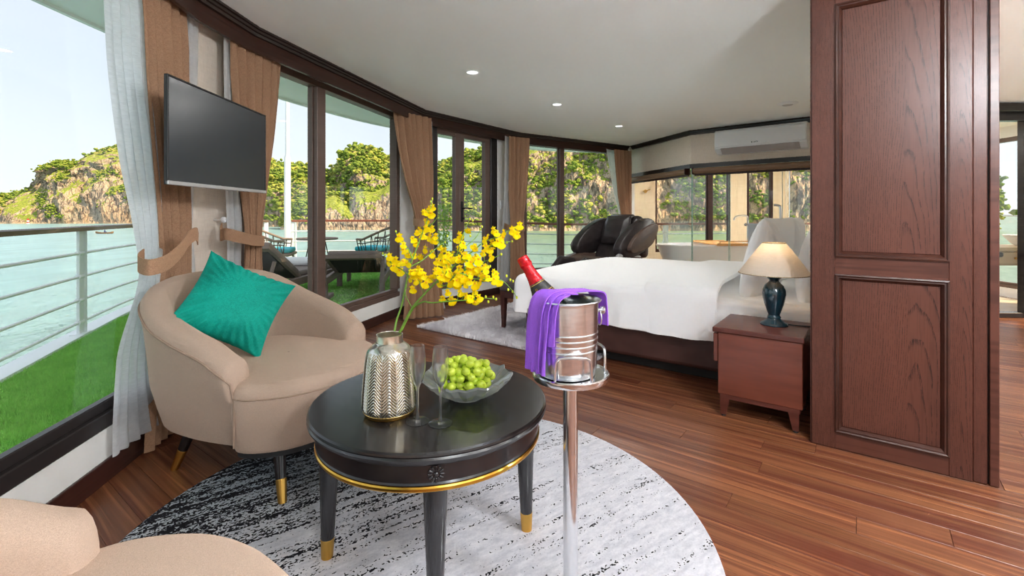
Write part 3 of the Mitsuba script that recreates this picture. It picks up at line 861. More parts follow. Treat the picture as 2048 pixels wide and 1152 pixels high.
v0[:, :2] -= e; v1[:, :2] += e
v2[:, :2] += np.stack([np.cos(la), np.sin(la)], 1) * lean[:, None]; v2[:, 2] = hh
f = np.arange(3 * n).reshape(3, n).T
part(tkey, 'blades', TM(np.vstack([v0, v1, v2]), f), 'turf_blade', False, kind='stuff')


def rail(name, path, label, top_mat, posts, drop=None, ztop=0.935):
    key = thing(name, label, 'railing')
    P = np.array([[x, y, 0.0] for x, y in path])
    zz = np.array([ztop - (drop(x) if drop else 0.0) for x, y in path])
    tp_ = P.copy(); tp_[:, 2] = zz - 0.022
    pr = [(-0.035, -0.02), (-0.035, 0.012), (-0.024, 0.02), (0.024, 0.02), (0.035, 0.012), (0.035, -0.02)]
    m = sweep(path, pr)
    V = np.array(m.vertices)
    near = np.argmin(np.linalg.norm(V[:, None, :2] - P[None, :, :2], axis=2), axis=1)
    V[:, 2] += tp_[near, 2]
    part(key, 'handrail', TM(V, m.faces), top_mat, False, label='wooden handrail')
    for i, z in enumerate((0.10, 0.29, 0.49, 0.69)):
        Q = P.copy(); Q[:, 2] = z * (zz / ztop) + 0.012
        part(key, 'bar', tube(Q, 0.0125, 8), 'rail_paint', 60)
    for (x, y, dx, dy) in posts:
        zt = ztop - (drop(x) if drop else 0.0) - 0.03
        F = frame((x, y, 0), (dx, dy, 0))
        part(key, 'post', mv(cat(box2((-0.045, -0.012, 0.0), (0.045, 0.012, zt), 0.003), box2((0.038, -0.03, 0.0), (0.05, 0.03, zt), 0.003), box2((-0.08, -0.05, 0.0), (0.08, 0.05, 0.022), 0.004), *[tube([[-0.055, 0, z], [0.06, 0, z]], 0.022, 10) for z in (0.112, 0.302, 0.502, 0.702)]), F), 'rail_paint', 30)
    return key


def posts_on(path, ts):
    out = []
    ls = LineString(path)
    for t in ts:
        a, b = ls.interpolate(t), ls.interpolate(t + 0.01)
        out.append((a.x, a.y, b.x - a.x, b.y - a.y))
    return out


lsA = LineString(railA); tstar = lsA.project(Point(-3.70, 4.05))
rail('deck_railing', railA, 'white deck railing with dark wooden handrail outside the large left window', 'rail_wood_dark', posts_on(railA, [tstar - 2.4, tstar, tstar + 1.9, tstar + 3.6, lsA.length - 0.05]))
lsB = LineString(railB)
rail('deck_railing', railB, 'white deck railing with reddish wooden handrail across the far end of the deck', 'rail_wood', posts_on(railB, [0.03, 0.35, 2.4, 2.6, 4.3, 5.9, 7.6, 9.2]), lambda x: 0.03 * np.clip(x + 1.0, 0, 2))
# flagpole
fp = thing('flagpole', 'tall white pole standing by the gap in the railing', 'pole')
part(fp, 'pole', lathe([(0, 0), (0.062, 0), (0.062, 2.15), (0.04, 2.22), (0.036, 6.0), (0, 6.0)], 20, (-4.42, 9.3, 0)), 'rail_paint', 40)
part(fp, 'foot_plate', lathe([(0, 0), (0.12, 0), (0.12, 0.03), (0.064, 0.05), (0.0, 0.05)], 20, (-4.42, 9.3, 0)), 'rail_paint', 40)

# sea
SEA = -6.5
struct('sea', TM([[-2500, -400, SEA], [2500, -400, SEA], [2500, 2600, SEA], [-2500, 2600, SEA]], [[0, 1, 2, 3]]), 'sea_water', False, 'calm pale turquoise bay')


def island(label, px, D, ridge, depth, foot=447, rough=1.0, seed=1, nx=220, ns=90, bushes=900, veg=0.5, bsize=(1.2, 2.6), steep=0.55, relief=None):
    """A limestone island: a ridge line (screen column, row) at the distance D + depth, a steep front that rises from the water at the distance D, and a back slope."""
    px = np.asarray(px, float)
    cols = np.linspace(px[0], px[-1], nx)
    R = np.asarray(ridge, float)
    Dr = D + depth
    hz = EYE + (HOR - np.interp(cols, R[:, 0], R[:, 1])) * Dr / FOC - SEA       # height of the ridge over the sea
    k = np.ones(5) / 5
    hz = np.convolve(np.pad(hz, 2, mode='edge'), k, 'valid')
    ends = np.clip(np.minimum(np.arange(nx), np.arange(nx)[::-1]) / 6.0, 0, 1)
    hz = hz * ends + 0.3
    X = (cols - 1024) / FOC * Dr
    t = np.linspace(0, 1, ns)
    # front: profile from the water up to the ridge, back: down again behind it
    sf = t / 0.75
    zf = np.where(sf < 1, np.sin(np.clip(sf, 0, 1) * np.pi / 2) ** steep, np.cos((np.clip(sf, 1, 2) - 1) / 0.3333 * np.pi / 2).clip(0, 1))
    yf = np.where(sf < 1, np.clip(sf, 0, 1) ** 1.6 * depth, depth + (sf - 1) * 3 * depth)
    P = np.empty((nx, ns, 3))
    P[..., 0] = X[:, None] * (1 - 0.12 * (1 - np.clip(sf, 0, 1))[None, :])
    P[..., 1] = D + yf[None, :] + 0 * X[:, None]
    P[..., 2] = SEA - 0.3 + hz[:, None] * zf[None, :]
    q = P.copy()
    big = meshkit.fbm(q * np.array([0.03, 0.03, 0.02]) + seed * 3.7, 4, seed) - 0.5
    mid = meshkit.fbm(q * np.array([0.11, 0.11, 0.035]) + seed, 4, seed + 9) - 0.5
    small = meshkit.fbm(q * np.array([0.4, 0.4, 0.12]) + seed, 4, seed + 5) - 0.5
    amp = np.clip(zf, 0, 1)[None, :] ** 0.5 * rough
    H = hz[:, None]
    lim = np.minimum(1.0, H / 40)
    P[..., 1] += amp * lim * (big * 46 + mid * 26 + small * 7)
    P[..., 0] += amp * lim * (small * 5)
    P[..., 2] += amp * lim * (mid * 6 + small * 4) * np.clip(1.2 - np.abs(sf - 1), 0, 1)[None, :]
    m = grid(P)
    N = np.cross(np.gradient(P, axis=0), np.gradient(P, axis=1))
    if N[nx // 2, ns // 3, 1] > 0:
        m.invert(); N = N
    else:
        N = N
    N = np.where((N[..., 1] > 0)[..., None], -N, N); N /= np.linalg.norm(N, axis=2, keepdims=True) + 1e-9
    key = thing('limestone_island', label, 'island')
    part(key, 'rock', m, 'karst_rock', 55)
    # bushes
    rg = np.random.default_rng(seed + 100)
    cov = meshkit.fbm(q * np.array([0.045, 0.045, 0.06]) + 40 + seed, 3, seed + 3)
    near_top = np.clip(1 - np.abs(sf - 0.95) / 0.45, 0, 1)[None, :] * 0.22
    score = cov + near_top + 0.10 * N[..., 2] + veg - 0.5
    pr = np.clip((score - 0.5) * 5, 0, 1) * (sf < 1.12)[None, :] * ((P[..., 2] - SEA) > 2.5)
    area = np.linalg.norm(np.cross(np.gradient(P, axis=0), np.gradient(P, axis=1)), axis=2)
    pr = (pr * area).ravel(); pr /= pr.sum()
    idx = rg.choice(len(pr), bushes, p=pr)
    V0, F0 = trimesh.creation.icosphere(0).vertices, trimesh.creation.icosphere(0).faces
    nf = len(V0); ncl = 4
    ctr = P.reshape(-1, 3)[idx]
    r = rg.uniform(*bsize, bushes) * np.where(rg.random(bushes) > 0.12, 1.0, 1.5)
    ctr = np.repeat(ctr, ncl, 0) + rg.normal(0, 1, (bushes * ncl, 3)) * np.repeat(r, ncl)[:, None] * np.array([0.85, 0.4, 0.55]) + np.array([0, -0.2, 0.2])
    rc = np.repeat(r, ncl) * rg.uniform(0.34, 0.62, bushes * ncl)
    nz = rg.uniform(0.65, 1.35, (bushes * ncl, nf, 1))
    V = ctr[:, None] + V0[None] * nz * rc[:, None, None] * np.array([1.15, 1.0, 0.85])
    F = F0[None] + (np.arange(bushes * ncl) * nf)[:, None, None]
    V, F = [V.reshape(-1, 3)], [F.reshape(-1, 3)]
    part(key, 'bushes', TM(np.vstack(V), np.vstack(F)), 'karst_bush', True, kind='stuff')
    return key


island('low wooded island at the far left, partly behind the railing', (-160, 62), 480, [(-160, 400), (-60, 395), (0, 391), (25, 383), (45, 393), (62, 410)], 40, seed=3, nx=90, ns=50, bushes=420, veg=0.62)
island('broad limestone hill with bare beige rock behind the left railing', (38, 470), 410, [(38, 440), (48, 415), (60, 398), (92, 372), (112, 340), (140, 326), (160, 325), (182, 333), (205, 318), (225, 308), (247, 300), (300, 285), (380, 300), (430, 335), (470, 370)], 70, seed=8, nx=240, ns=110, bushes=2200, veg=0.42, bsize=(0.9, 2.2))
island('high wooded dome hill seen through the sliding window', (470, 905), 300, [(470, 330), (530, 326), (545, 325), (568, 335), (599, 333), (628, 341), (656, 350), (680, 342), (693, 335), (708, 303), (722, 299), (740, 299), (760, 309), (784, 326), (800, 346), (850, 372), (905, 400)], 60, seed=21, nx=240, ns=100, bushes=3600, veg=0.72, rough=0.7)
island('low jagged pale rocks at the water below the dome hill', (560, 885), 238, [(560, 440), (585, 420), (600, 392), (618, 388), (640, 396), (664, 388), (685, 402), (700, 412), (706, 384), (725, 378), (745, 382), (762, 378), (780, 366), (800, 350), (830, 352), (852, 368), (885, 398)], 22, seed=5, nx=200, ns=90, bushes=700, veg=0.44, rough=0.55, bsize=(0.8, 1.7))
island('sheer green cliff filling the view right of the balcony door', (835, 1900), 225, [(835, 430), (852, 385), (866, 352), (880, 344), (889, 327), (897, 342), (914, 326), (934, 312), (955, 312), (966, 306), (990, 300), (1030, 300), (1062, 290), (1110, 262), (1180, 225), (1300, 205), (1450, 215), (1600, 250), (1750, 300), (1900, 360)], 55, seed=14, nx=420, ns=140, bushes=6500, veg=0.60, bsize=(0.9, 2.1))

# small boat and beacon
bx = thing('fishing_boat', 'small wooden fishing boat with a rower on the bay beyond the railing', 'boat')
bp = np.array([(209 - 1024) / FOC * 190, 190, SEA])
th = np.linspace(-1, 1, 25)
hp = np.array([[[x * 3.6, s_ * 0.8 * (1 - x * x) ** 0.6 * k_, z_ + 0.45 * x ** 4] for s_, k_, z_ in ((-1, 1, 0.55), (-1, 0.9, 0.1), (-1, 0.4, -0.15), (1, 0.4, -0.15), (1, 0.9, 0.1), (1, 1, 0.55))] for x in th])
part(bx, 'hull', mv(sheet(hp, 0.06), move(*bp)), 'boat_wood', False)
part(bx, 'thwart', mv(cat(*[bbox(0.3, 1.2, 0.06, 0.01, (x, 0, 0.4)) for x in (-1.6, 0, 1.6)]), move(*bp)), 'boat_wood', False)
rower = cat(lathe([(0, 0), (0.26, 0.02), (0.24, 0.3), (0.27, 0.62), (0.2, 0.78), (0.07, 0.84), (0, 0.84)], 16), trimesh.creation.icosphere(2, 0.13).apply_translation((0, 0, 0.98)), lathe([(0, 1.16), (0.26, 1.04), (0.0, 1.05)], 16), tube([[0.0, -0.25, 0.65], [0.25, -0.4, 0.4], [0.55, -0.35, 0.35]], [0.07, 0.06, 0.04]), tube([[0, 0.25, 0.65], [0.25, 0.4, 0.4], [0.55, 0.35, 0.35]], [0.07, 0.06, 0.04]), tube([[0.05, -0.1, 0.08], [0.5, -0.14, 0.2], [0.75, -0.14, -0.1]], [0.11, 0.09, 0.06]), tube([[0.05, 0.1, 0.08], [0.5, 0.14, 0.2], [0.75, 0.14, -0.1]], [0.11, 0.09, 0.06]))
single('person', mv(rower, move(bp[0] + 0.1, bp[1], SEA + 0.43)), 'boat_cloth', 'person in dark clothes and conical hat sitting in the small fishing boat', 'person', 40)
bk = thing('beacon', 'small red and white beacon at the foot of the limestone hill', 'beacon')
bq = ((56 - 1024) / FOC * 404, 404, SEA - 0.3)
part(bk, 'tower', lathe([(0, 0), (1.0, 0), (0.8, 3.4), (0, 3.4)], 16, bq), 'gloss_white', 40)
part(bk, 'band', lathe([(0, 1.2), (0.96, 1.2), (0.92, 2.0), (0, 2.0)], 16, bq), 'beacon_red', 40)
part(bk, 'cap', lathe([(0, 3.4), (0.95, 3.4), (0.7, 4.4), (0, 4.9)], 16, bq), 'beacon_red', 40)


# ---- furniture on the deck
def wicker_chair(o, ang, label):
    k = thing('wicker_chair', label, 'chair', 'wicker chairs on the deck')
    F = frame((*o, 0), (math.cos(ang), math.sin(ang), 0))       # local +x = where a sitter looks
    B = lambda m: mv(m, F)
    a = np.linspace(-2.15, 2.15, 33)
    R = 0.33
    hoop = lambda z, r, lift=0.0, back=0.0: np.stack([-r * np.cos(a) * 1.05 + 0.04 - back * np.clip(np.cos(a), 0, 1), r * np.sin(a), z + lift * np.clip(np.cos(a * 0.9), 0, 1) ** 1.2], 1)
    top, mid, low = hoop(0.6, R + 0.03, 0.26, 0.1), hoop(0.53, R + 0.02, 0.1, 0.06), hoop(0.37, R - 0.02)
    part(k, 'rim', B(tube(top, 0.02, 8)), 'wicker', 50)
    part(k, 'hoop', B(tube(mid, 0.008, 6)), 'rubber_black', 50)
    part(k, 'seat_ring', B(tube(hoop(0.37, R - 0.02), 0.014, 8)), 'wicker', 50)
    part(k, 'weave', B(cat(*[tube([low[i], mid[i], top[i]], 0.007, 6) for i in range(0, 33, 2)], *[tube([low[i], top[min(i + 2, 32)]], 0.005, 5) for i in range(0, 31, 4)])), 'rubber_black', 50)
    part(k, 'seat', B(rbox(0.58, 0.56, 0.05, 0.024, (0.05, 0, 0.365))), 'wicker', 40)
    part(k, 'cushion', B(rbox(0.55, 0.54, 0.08, 0.038, (0.05, 0, 0.43))), 'cushion_turquoise', 40, 'turquoise seat cushion')
    for sx, sy in ((1, 1), (1, -1), (-1, 1), (-1, -1)):
        part(k, 'leg', B(tube([[0.05 + sx * 0.22, sy * 0.22, 0.36], [0.05 + sx * 0.29, sy * 0.27, 0.0]], [0.018, 0.013], 8)), 'wicker', 50)


wicker_chair((-4.08, 8.05), 0.25, 'grey wicker chair with turquoise cushion on the deck, left of the round deck table')
wicker_chair((-2.42, 8.55), math.pi - 0.25, 'grey wicker chair with turquoise cushion on the turf, right of the round deck table')
k = thing('deck_table', 'small round deck table with thin splayed metal legs between the wicker chairs', 'table')
tx = (-3.42, 8.3)
part(k, 'top', lathe([(0, 0.60), (0.33, 0.60), (0.345, 0.608), (0.345, 0.622), (0.335, 0.63), (0, 0.63)], 40, (*tx, 0)), 'wicker', 40)
for i in range(4):
    a = i * math.pi / 2 + 0.4
    part(k, 'leg', cat(*[tube([[tx[0] + 0.13 * math.cos(a + q), tx[1] + 0.13 * math.sin(a + q), 0.6], [tx[0] + 0.24 * math.cos(a), tx[1] + 0.24 * math.sin(a), 0.0]], 0.008, 8) for q in (-0.35, 0.35)]), 'rubber_black', 40)
k = thing('bud_vase', 'small vase with a yellow flower on the round deck table', 'vase')
part(k, 'body', lathe([(0, 0.63), (0.025, 0.63), (0.032, 0.66), (0.014, 0.70), (0.016, 0.73), (0, 0.73)], 20, (*tx, 0)), 'white_plastic', 40)
part(k, 'flower', cat(tube([[tx[0], tx[1], 0.72], [tx[0] + 0.01, tx[1], 0.79]], 0.003, 6), *[trimesh.creation.icosphere(1, 0.022).apply_translation((tx[0] + 0.01 + 0.025 * math.cos(i), tx[1] + 0.02 * math.sin(i), 0.80 + 0.008 * i)) for i in range(5)]), 'orchid_yellow', 40)


def lounger(o, ang, label, tilt):
    k = thing('sun_lounger', label, 'sun lounger', 'sun loungers outside the sliding window')
    F = frame((*o, 0), (math.cos(ang), math.sin(ang), 0))      # local +x = feet
    B = lambda m: mv(m, F)
    for sy in (-1, 1):
        part(k, 'side_rail', B(box2((-0.75, sy * 0.33 - 0.03, 0.20), (1.2, sy * 0.33 + 0.03, 0.29), 0.006)), 'lounger_wood', False)
        for x in (-0.68, 1.08):
            part(k, 'leg', B(box2((x - 0.035, sy * 0.33 - 0.028, 0.0), (x + 0.035, sy * 0.33 + 0.028, 0.2), 0.004)), 'lounger_wood', False)
        part(k, 'runner', B(box2((-0.95, sy * 0.33 - 0.03, 0.0), (-0.3, sy * 0.33 + 0.03, 0.05), 0.006)), 'lounger_wood', False)
        part(k, 'strut', B(tube([[-0.88, sy * 0.33, 0.04], [-0.62, sy * 0.33, 0.52]], 0.024, 6)), 'lounger_wood', False)
    for x in np.linspace(0.0, 1.15, 9):
        part(k, 'slat', B(box2((x - 0.05, -0.3, 0.262), (x + 0.05, 0.3, 0.285), 0.003)), 'lounger_wood', False)
    part(k, 'seat_pad', B(rbox(1.2, 0.6, 0.07, 0.032, (0.58, 0, 0.32))), 'lounger_pad', 40)
    M = F @ move(-0.03, 0, 0.29) @ rot([0, 1, 0], tilt)
    part(k, 'back_frame', mv(cat(box2((-0.78, -0.33, -0.03), (0, -0.28, 0.01)), box2((-0.78, 0.28, -0.03), (0, 0.33, 0.01)), box2((-0.80, -0.33, -0.035), (-0.72, 0.33, 0.015))), M), 'lounger_wood', False)
    part(k, 'back_panel', mv(rbox(0.72, 0.56, 0.03, 0.013, (-0.38, 0, -0.02)), M), 'lounger_black', 40, 'black underside of the raised backrest')
    part(k, 'back_pad', mv(rbox(0.74, 0.6, 0.07, 0.032, (-0.38, 0, 0.045)), M), 'lounger_pad', 40)
    return F


lounger((-2.02, 6.35), 1.75, 'sun lounger with raised black backrest on the turf, right of the window mullion', 19)
FL = lounger((-2.87, 5.75), 1.52, 'sun lounger with raised black backrest behind the armchair, left of the window mullion', 31)
rt = mv(tube([[0.55, -0.2, 0.415], [0.55, 0.2, 0.415]], 0.058, 18), FL)
single('rolled_towel', rt, 'towel_white', 'white rolled towel lying on the seat of the left sun lounger', 'towel', 40)
# potted shrub by the rail
k = thing('potted_shrub', 'leafy green shrub in a pot on the deck outside the balcony door', 'plant')
pc = np.array([-1.28, 8.65, 0])
part(k, 'pot', lathe([(0, 0), (0.14, 0), (0.19, 0.34), (0.2, 0.36), (0.17, 0.36), (0.15, 0.3), (0, 0.3)], 24, pc), 'wicker', 40)
part(k, 'stem', cat(*[tube([pc + [0, 0, 0.3], pc + [0.08 * math.cos(i * 1.3), 0.08 * math.sin(i * 1.3), 0.7], pc + [0.16 * math.cos(i * 1.3), 0.16 * math.sin(i * 1.3), 1.1]], 0.008, 6) for i in range(6)]), 'orchid_stem', 40)
rl = np.random.default_rng(4)
V, F_ = [], []
for i in range(420):
    h = rl.uniform(0.45, 1.22); r = 0.2 * math.sqrt(max(0.05, 1 - ((h - 0.85) / 0.45) ** 2)) * rl.uniform(0.3, 1.1); a = rl.uniform(0, 6.28)
    c = pc + [r * math.cos(a), r * math.sin(a), h]
    d1 = rl.normal(0, 1, 3); d1 /= np.linalg.norm(d1); d2 = np.cross(d1, rl.normal(0, 1, 3)); d2 /= np.linalg.norm(d2)
    l_, w_ = rl.uniform(0.045, 0.075), 0.018
    V += [c - d1 * l_ / 2, c + d2 * w_, c + d1 * l_ / 2, c - d2 * w_]; F_.append([4 * i, 4 * i + 1, 4 * i + 2, 4 * i + 3])
part(k, 'leaves', TM(V, F_), 'leaf_green', False, kind='stuff')

# ---------------------------------------------------------------- lounge: rug, armchairs, cushion, coffee table and what stands on it
def at(px, py, d):
    return np.array([(px - 1024) / FOC * d, d, EYE + (HOR - py) / FOC * d])


RUGZ = 0.010
rugm = lathe([(0, 0.0005), (0.925, 0.0005), (0.93, 0.003), (0.93, 0.008), (0.924, RUGZ), (0.6, RUGZ), (0.3, RUGZ), (0, RUGZ)], 120, (RC[0], RC[1], 0))
single('round_rug', rugm, 'round_rug', 'round grey rug with black streaks fading to pale grey, under the coffee table', 'rug', 25)


def armchair():
    """The parts of the tub armchair about its own floor point, facing +x: {name: [(mesh, material, label)]}."""
    half = np.array([(0.15, -0.352), (0.02, -0.372), (-0.10, -0.378), (-0.24, -0.366), (-0.365, -0.315), (-0.44, -0.205), (-0.468, -0.065)])
    full = np.vstack([half, half[::-1] * [1, -1]])
    c = spline(np.c_[full, np.zeros(len(full))], 8)[:, :2]
    n = len(c)
    tan = np.gradient(c, axis=0); tan /= np.linalg.norm(tan, axis=1, keepdims=True)
    out = np.stack([tan[:, 1], -tan[:, 0]], 1)
    out *= np.sign((out * (c - [0.0, 0])).sum(1))[:, None]
    sx = c[:, 0]
    top = np.interp(sx, [-0.47, -0.43, -0.34, -0.23, -0.1, 0.0, 0.07, 0.115, 0.15], [0.775, 0.76, 0.715, 0.658, 0.618, 0.592, 0.570, 0.545, 0.508])
    k = np.ones(7) / 7
    top = np.convolve(np.pad(top, 3, mode='edge'), k, 'valid')

    def section(h):
        zs = [(-0.062, 0.20), (-0.042, 0.27), (-0.020, 0.36), (0.0, h - 0.13), (0.012, h - 0.06), (0.010, h - 0.035), (-0.004, h - 0.012), (-0.026, h - 0.001), (-0.058, h), (-0.080, h - 0.009), (-0.095, h - 0.03), (-0.102, h - 0.06), (-0.108, h - 0.12), (-0.115, 0.36), (-0.118, 0.20)]
        return np.array(zs)
    rows = []
    mid = -0.055
    for i in range(n):
        sct = section(top[i])
        rows.append(np.c_[c[i] + out[i] * sct[:, :1], sct[:, 1]])
    # rounded ends of the arms

    def endrows(i, sgn):
        res = []
        for a in (20, 40, 58, 74, 85):
            ca, sa = math.cos(math.radians(a)), math.sin(math.radians(a))
            sct = section(top[i] - 0.085 * (1 - ca))
            o = mid + (sct[:, 0] - mid) * ca
            p = c[i] + tan[i] * sgn * 0.035 * sa
            res.append(np.c_[p + out[i] * o[:, None], sct[:, 1]])
        return res
    rows = endrows(0, -1)[::-1] + rows + endrows(n - 1, 1)
    R = np.array(rows)
    m = grid(R, closed_v=True)
    w = R.shape[1]
    caps = []
    for r0 in (0, len(R) - 1):
        for j in range(1, w // 2):
            a, b, c_, d = r0 * w + j - 1, r0 * w + j, r0 * w + w - 1 - j, r0 * w + w - j
            q = [a, b, c_, d if d < r0 * w + w else r0 * w]
            caps.append(q if r0 == 0 else q[::-1])
    cp = np.array(caps)
    m = TM(m.vertices, np.vstack([m.faces, cp[:, [0, 1, 2]], cp[:, [0, 2, 3]]]))
    trimesh.repair.fix_normals(m)
    P = {'shell': [(m, 'chair_fabric', None)]}
    seam = np.array([[*(c[i] + out[i] * 0.0135), top[i] - 0.05] for i in range(n)])
    e0 = [[*(c[0] - tan[0] * 0.03 + out[0] * (-0.012)), z] for z in (0.22, 0.36, top[0] - 0.14)]
    e1 = [[*(c[-1] + tan[-1] * 0.03 + out[-1] * (-0.012)), z] for z in (top[-1] - 0.14, 0.36, 0.22)]
    P['piping'] = [(tube(np.vstack([e0, [[*(c[0] - tan[0] * 0.022 - out[0] * 0.004), top[0] - 0.08]], seam, [[*(c[-1] + tan[-1] * 0.022 - out[-1] * 0.004), top[-1] - 0.08]], e1]), 0.0036, 8), 'piping', 'piped seam along the outer edge')]
    # seat
    h2 = np.array([(-0.36, -0.02), (-0.34, -0.16), (-0.22, -0.262), (0.0, -0.285), (0.11, -0.29), (0.165, -0.335), (0.24, -0.322), (0.33, -0.25), (0.385, -0.14), (0.405, -0.02)])
    f2 = np.vstack([h2, h2[::-1] * [1, -1]])
    sp = spline(np.c_[f2, np.zeros(len(f2))], 6)[:, :2]
    ctr = np.array([0.06, 0.0])
    rows = []
    for z, q in ((0.195, 0.5), (0.195, 0.93), (0.21, 0.955), (0.30, 0.985), (0.37, 1.0), (0.40, 1.003), (0.420, 0.985), (0.434, 0.955), (0.443, 0.91), (0.449, 0.8), (0.4525, 0.55), (0.4535, 0.2), (0.4535, 0.01)):
        rows.append(np.c_[ctr + (sp - ctr) * q, np.full(len(sp), z)])
    m = grid(np.array(rows), closed_v=True)
    trimesh.repair.fix_normals(m)
    P['seat'] = [(m, 'chair_fabric', None)]
    fr = sp[(sp[:, 0] > 0.16)]
    fr = fr[np.argsort(fr[:, 1])]
    q = ctr + (fr - ctr) * 1.004
    P['seat_seam'] = [(tube(np.c_[q, np.full(len(q), 0.392)], 0.0028, 6), 'piping', None)]
    base = []
    for z, q in ((0.172, 0.3), (0.172, 0.9), (0.20, 0.9), (0.2, 0.3)):
        base.append(np.c_[ctr + (sp - ctr) * q, np.full(len(sp), z)])
    m = grid(np.array(base), closed_v=True); trimesh.repair.fix_normals(m)
    P['base_frame'] = [(m, 'rubber_black', 'dark base board')]
    P['leg'], P['brass_tip'] = [], []
    for sx_, sy_ in ((1, -1), (-1, -1), (1, 1), (-1, 1)):
        a, b = np.array([sx_ * 0.235, sy_ * 0.20, 0.19]), np.array([sx_ * 0.30, sy_ * 0.24, 0.0])
        t = 0.58
        j = a + (b - a) * t
        P['leg'].append((tube([a, j], [0.023, 0.0182], 18), 'black_lacquer', 'dark tapered leg'))
        P['brass_tip'].append((tube([j, j + (b - j) * 0.04, b], [0.0175, 0.0186, 0.0140], 18), 'brass', 'brass tip'))
    return P


CH = armchair()
_chply = {kk: [shape(m, mt, 45) for m, mt, _ in vv] for kk, vv in CH.items()}


def place_chair(C, f, label):
    k = thing('armchair', label, 'armchair', 'beige tub armchairs')
    M = frame((C[0], C[1], 0.0), (f[0], f[1], 0))
    for nm in ('shell', 'piping', 'seat', 'seat_seam', 'base_frame'):
        part(k, nm, _chply[nm][0], None, label=CH[nm][0][2], at=M)
    for i in range(4):
        lk = part(k, 'leg', _chply['leg'][i], None, label=CH['leg'][i][2], at=M)
        part(lk, 'brass_tip', _chply['brass_tip'][i], None, label='brass tip', at=M)
    return M


M1 = place_chair((-0.997, 2.016), (0.92, -0.39), 'beige tub armchair with the green cushion, between window and coffee table')
M2 = place_chair((-0.63, 0.49), (0.7, 0.714), 'beige tub armchair without cushion, cut off at the lower left corner of the photo')


def pillow(sx, sy, th, n=41, pinch=0.07, wr=0.006, seed=0, pw=0.55):
    u = np.linspace(-1, 1, n); U, V = np.meshgrid(u, u, indexing='ij')
    X = sx / 2 * U * (1 - pinch * (1 - V ** 2)); Y = sy / 2 * V * (1 - pinch * (1 - U ** 2))
    e = ((1 - U ** 2) * (1 - V ** 2)).clip(0)
    T = th / 2 * e ** pw * (1 + 0.0 * U)
    q = np.stack([X * 14 / (sx / 0.4), Y * 14 / (sx / 0.4), 0 * X + seed], -1)
    edge = np.clip(1 - e, 0, 1) * (e ** 0.3)
    W = (meshkit.fbm(q, 3, seed) - 0.5) * wr * 2 * edge
    rad = np.sqrt(U ** 2 + V ** 2); ang = np.arctan2(V, U)
    W = W + wr * 0.5 * np.sin(ang * 34 + 6 * meshkit.noise(q * 0.4, seed + 2)) * edge * np.clip((rad - 0.55) / 0.5, 0, 1)
    A, B = np.stack([X, Y, T + W * (e > 0)], -1), np.stack([X, Y, -T + W * 0.5 * (e > 0)], -1)
    top, bot = grid(A), grid(B, flip=True)
    m = cat(top, bot); m.merge_vertices(digits_vertex=7)
    m = TM(m.vertices, m.faces)
    m.invert() if m.volume < 0 else None
    return m


# teal cushion on its corner against the chair's back
pts = {'T': (432, 493), 'R': (578, 590), 'B': (508, 712), 'L': (343, 646)}
nrm = np.array([0.60, -0.66, 0.46]); nrm /= np.linalg.norm(nrm)
cc = np.array([-1.135, 1.985, 0.655])


def onplane(px, py):
    r = at(px, py, 1.0) - [0, 0, EYE]
    t = ((cc - [0, 0, EYE]) @ nrm) / (r @ nrm)
    return np.array([0, 0, EYE]) + r * t


Q = {kk: onplane(*v) for kk, v in pts.items()}
ex = (Q['R'] - Q['B'] + Q['T'] - Q['L']) / 2; ey = (Q['T'] - Q['R'] + Q['L'] - Q['B']) / 2
cen = sum(Q.values()) / 4
exn = ex / np.linalg.norm(ex); eyn = ey - exn * (ey @ exn); eyn /= np.linalg.norm(eyn)
MC = np.eye(4); MC[:3, 0], MC[:3, 1], MC[:3, 2], MC[:3, 3] = exn, eyn, np.cross(exn, eyn), cen
ck = thing('cushion', 'emerald green velvet cushion standing on its corner in the armchair', 'cushion')
cushion_size = (np.linalg.norm(ex) * 1.08, np.linalg.norm(ey) * 1.08)
part(ck, 'cover', mv(pillow(*cushion_size, 0.165, 91, 0.11, 0.026, 4), MC), 'velvet', 50)
us = np.linspace(-1, 1, 20)
edge = [np.stack([cushion_size[0] / 2 * us, -cushion_size[1] / 2 * (1 - 0.11 * (1 - us ** 2)), 0 * us], 1)]
part(ck, 'seam', mv(tube(edge[0], 0.002, 6), MC), 'velvet', 50)

# coffee table
TC = np.array([-0.252, 1.472])
TH = 0.465
k = thing('coffee_table', 'round black lacquered coffee table with gold band and brass tipped legs', 'table')
part(k, 'tabletop', lathe([(0, 0.436), (0.338, 0.436), (0.3555, 0.441), (0.357, 0.447), (0.354, 0.452), (0.3565, 0.456), (0.3555, 0.461), (0.351, TH), (0, TH)], 128, (*TC, 0)), 'black_lacquer', 22)
part(k, 'apron', lathe([(0, 0.372), (0.331, 0.372), (0.3335, 0.376), (0.331, 0.381), (0.3345, 0.384), (0.3345, 0.424), (0.338, 0.428), (0.339, 0.434), (0.33, 0.437), (0, 0.437)], 128, (*TC, 0)), 'black_lacquer', 22)
part(k, 'gold_band', lathe([(0.30, 0.360), (0.3345, 0.360), (0.3365, 0.363), (0.3365, 0.369), (0.334, 0.373), (0.30, 0.373)], 128, (*TC, 0)), 'brass_shiny', 22)
feet = [(-0.556, 1.409), (0.052, 1.535), (-0.189, 1.168), (-0.315, 1.776)]
ros = [lathe([(0, 0), (0.0205, 0), (0.0205, 0.004), (0, 0.005)], 24)]
for i in range(12):
    a = 2 * math.pi * i / 12
    b = rbox(0.0125, 0.0062, 0.007, 0.003); b.apply_transform(move(0.0145, 0, 0.004)); b.apply_transform(rot([0, 0, 1], math.degrees(a)))
    ros.append(b)
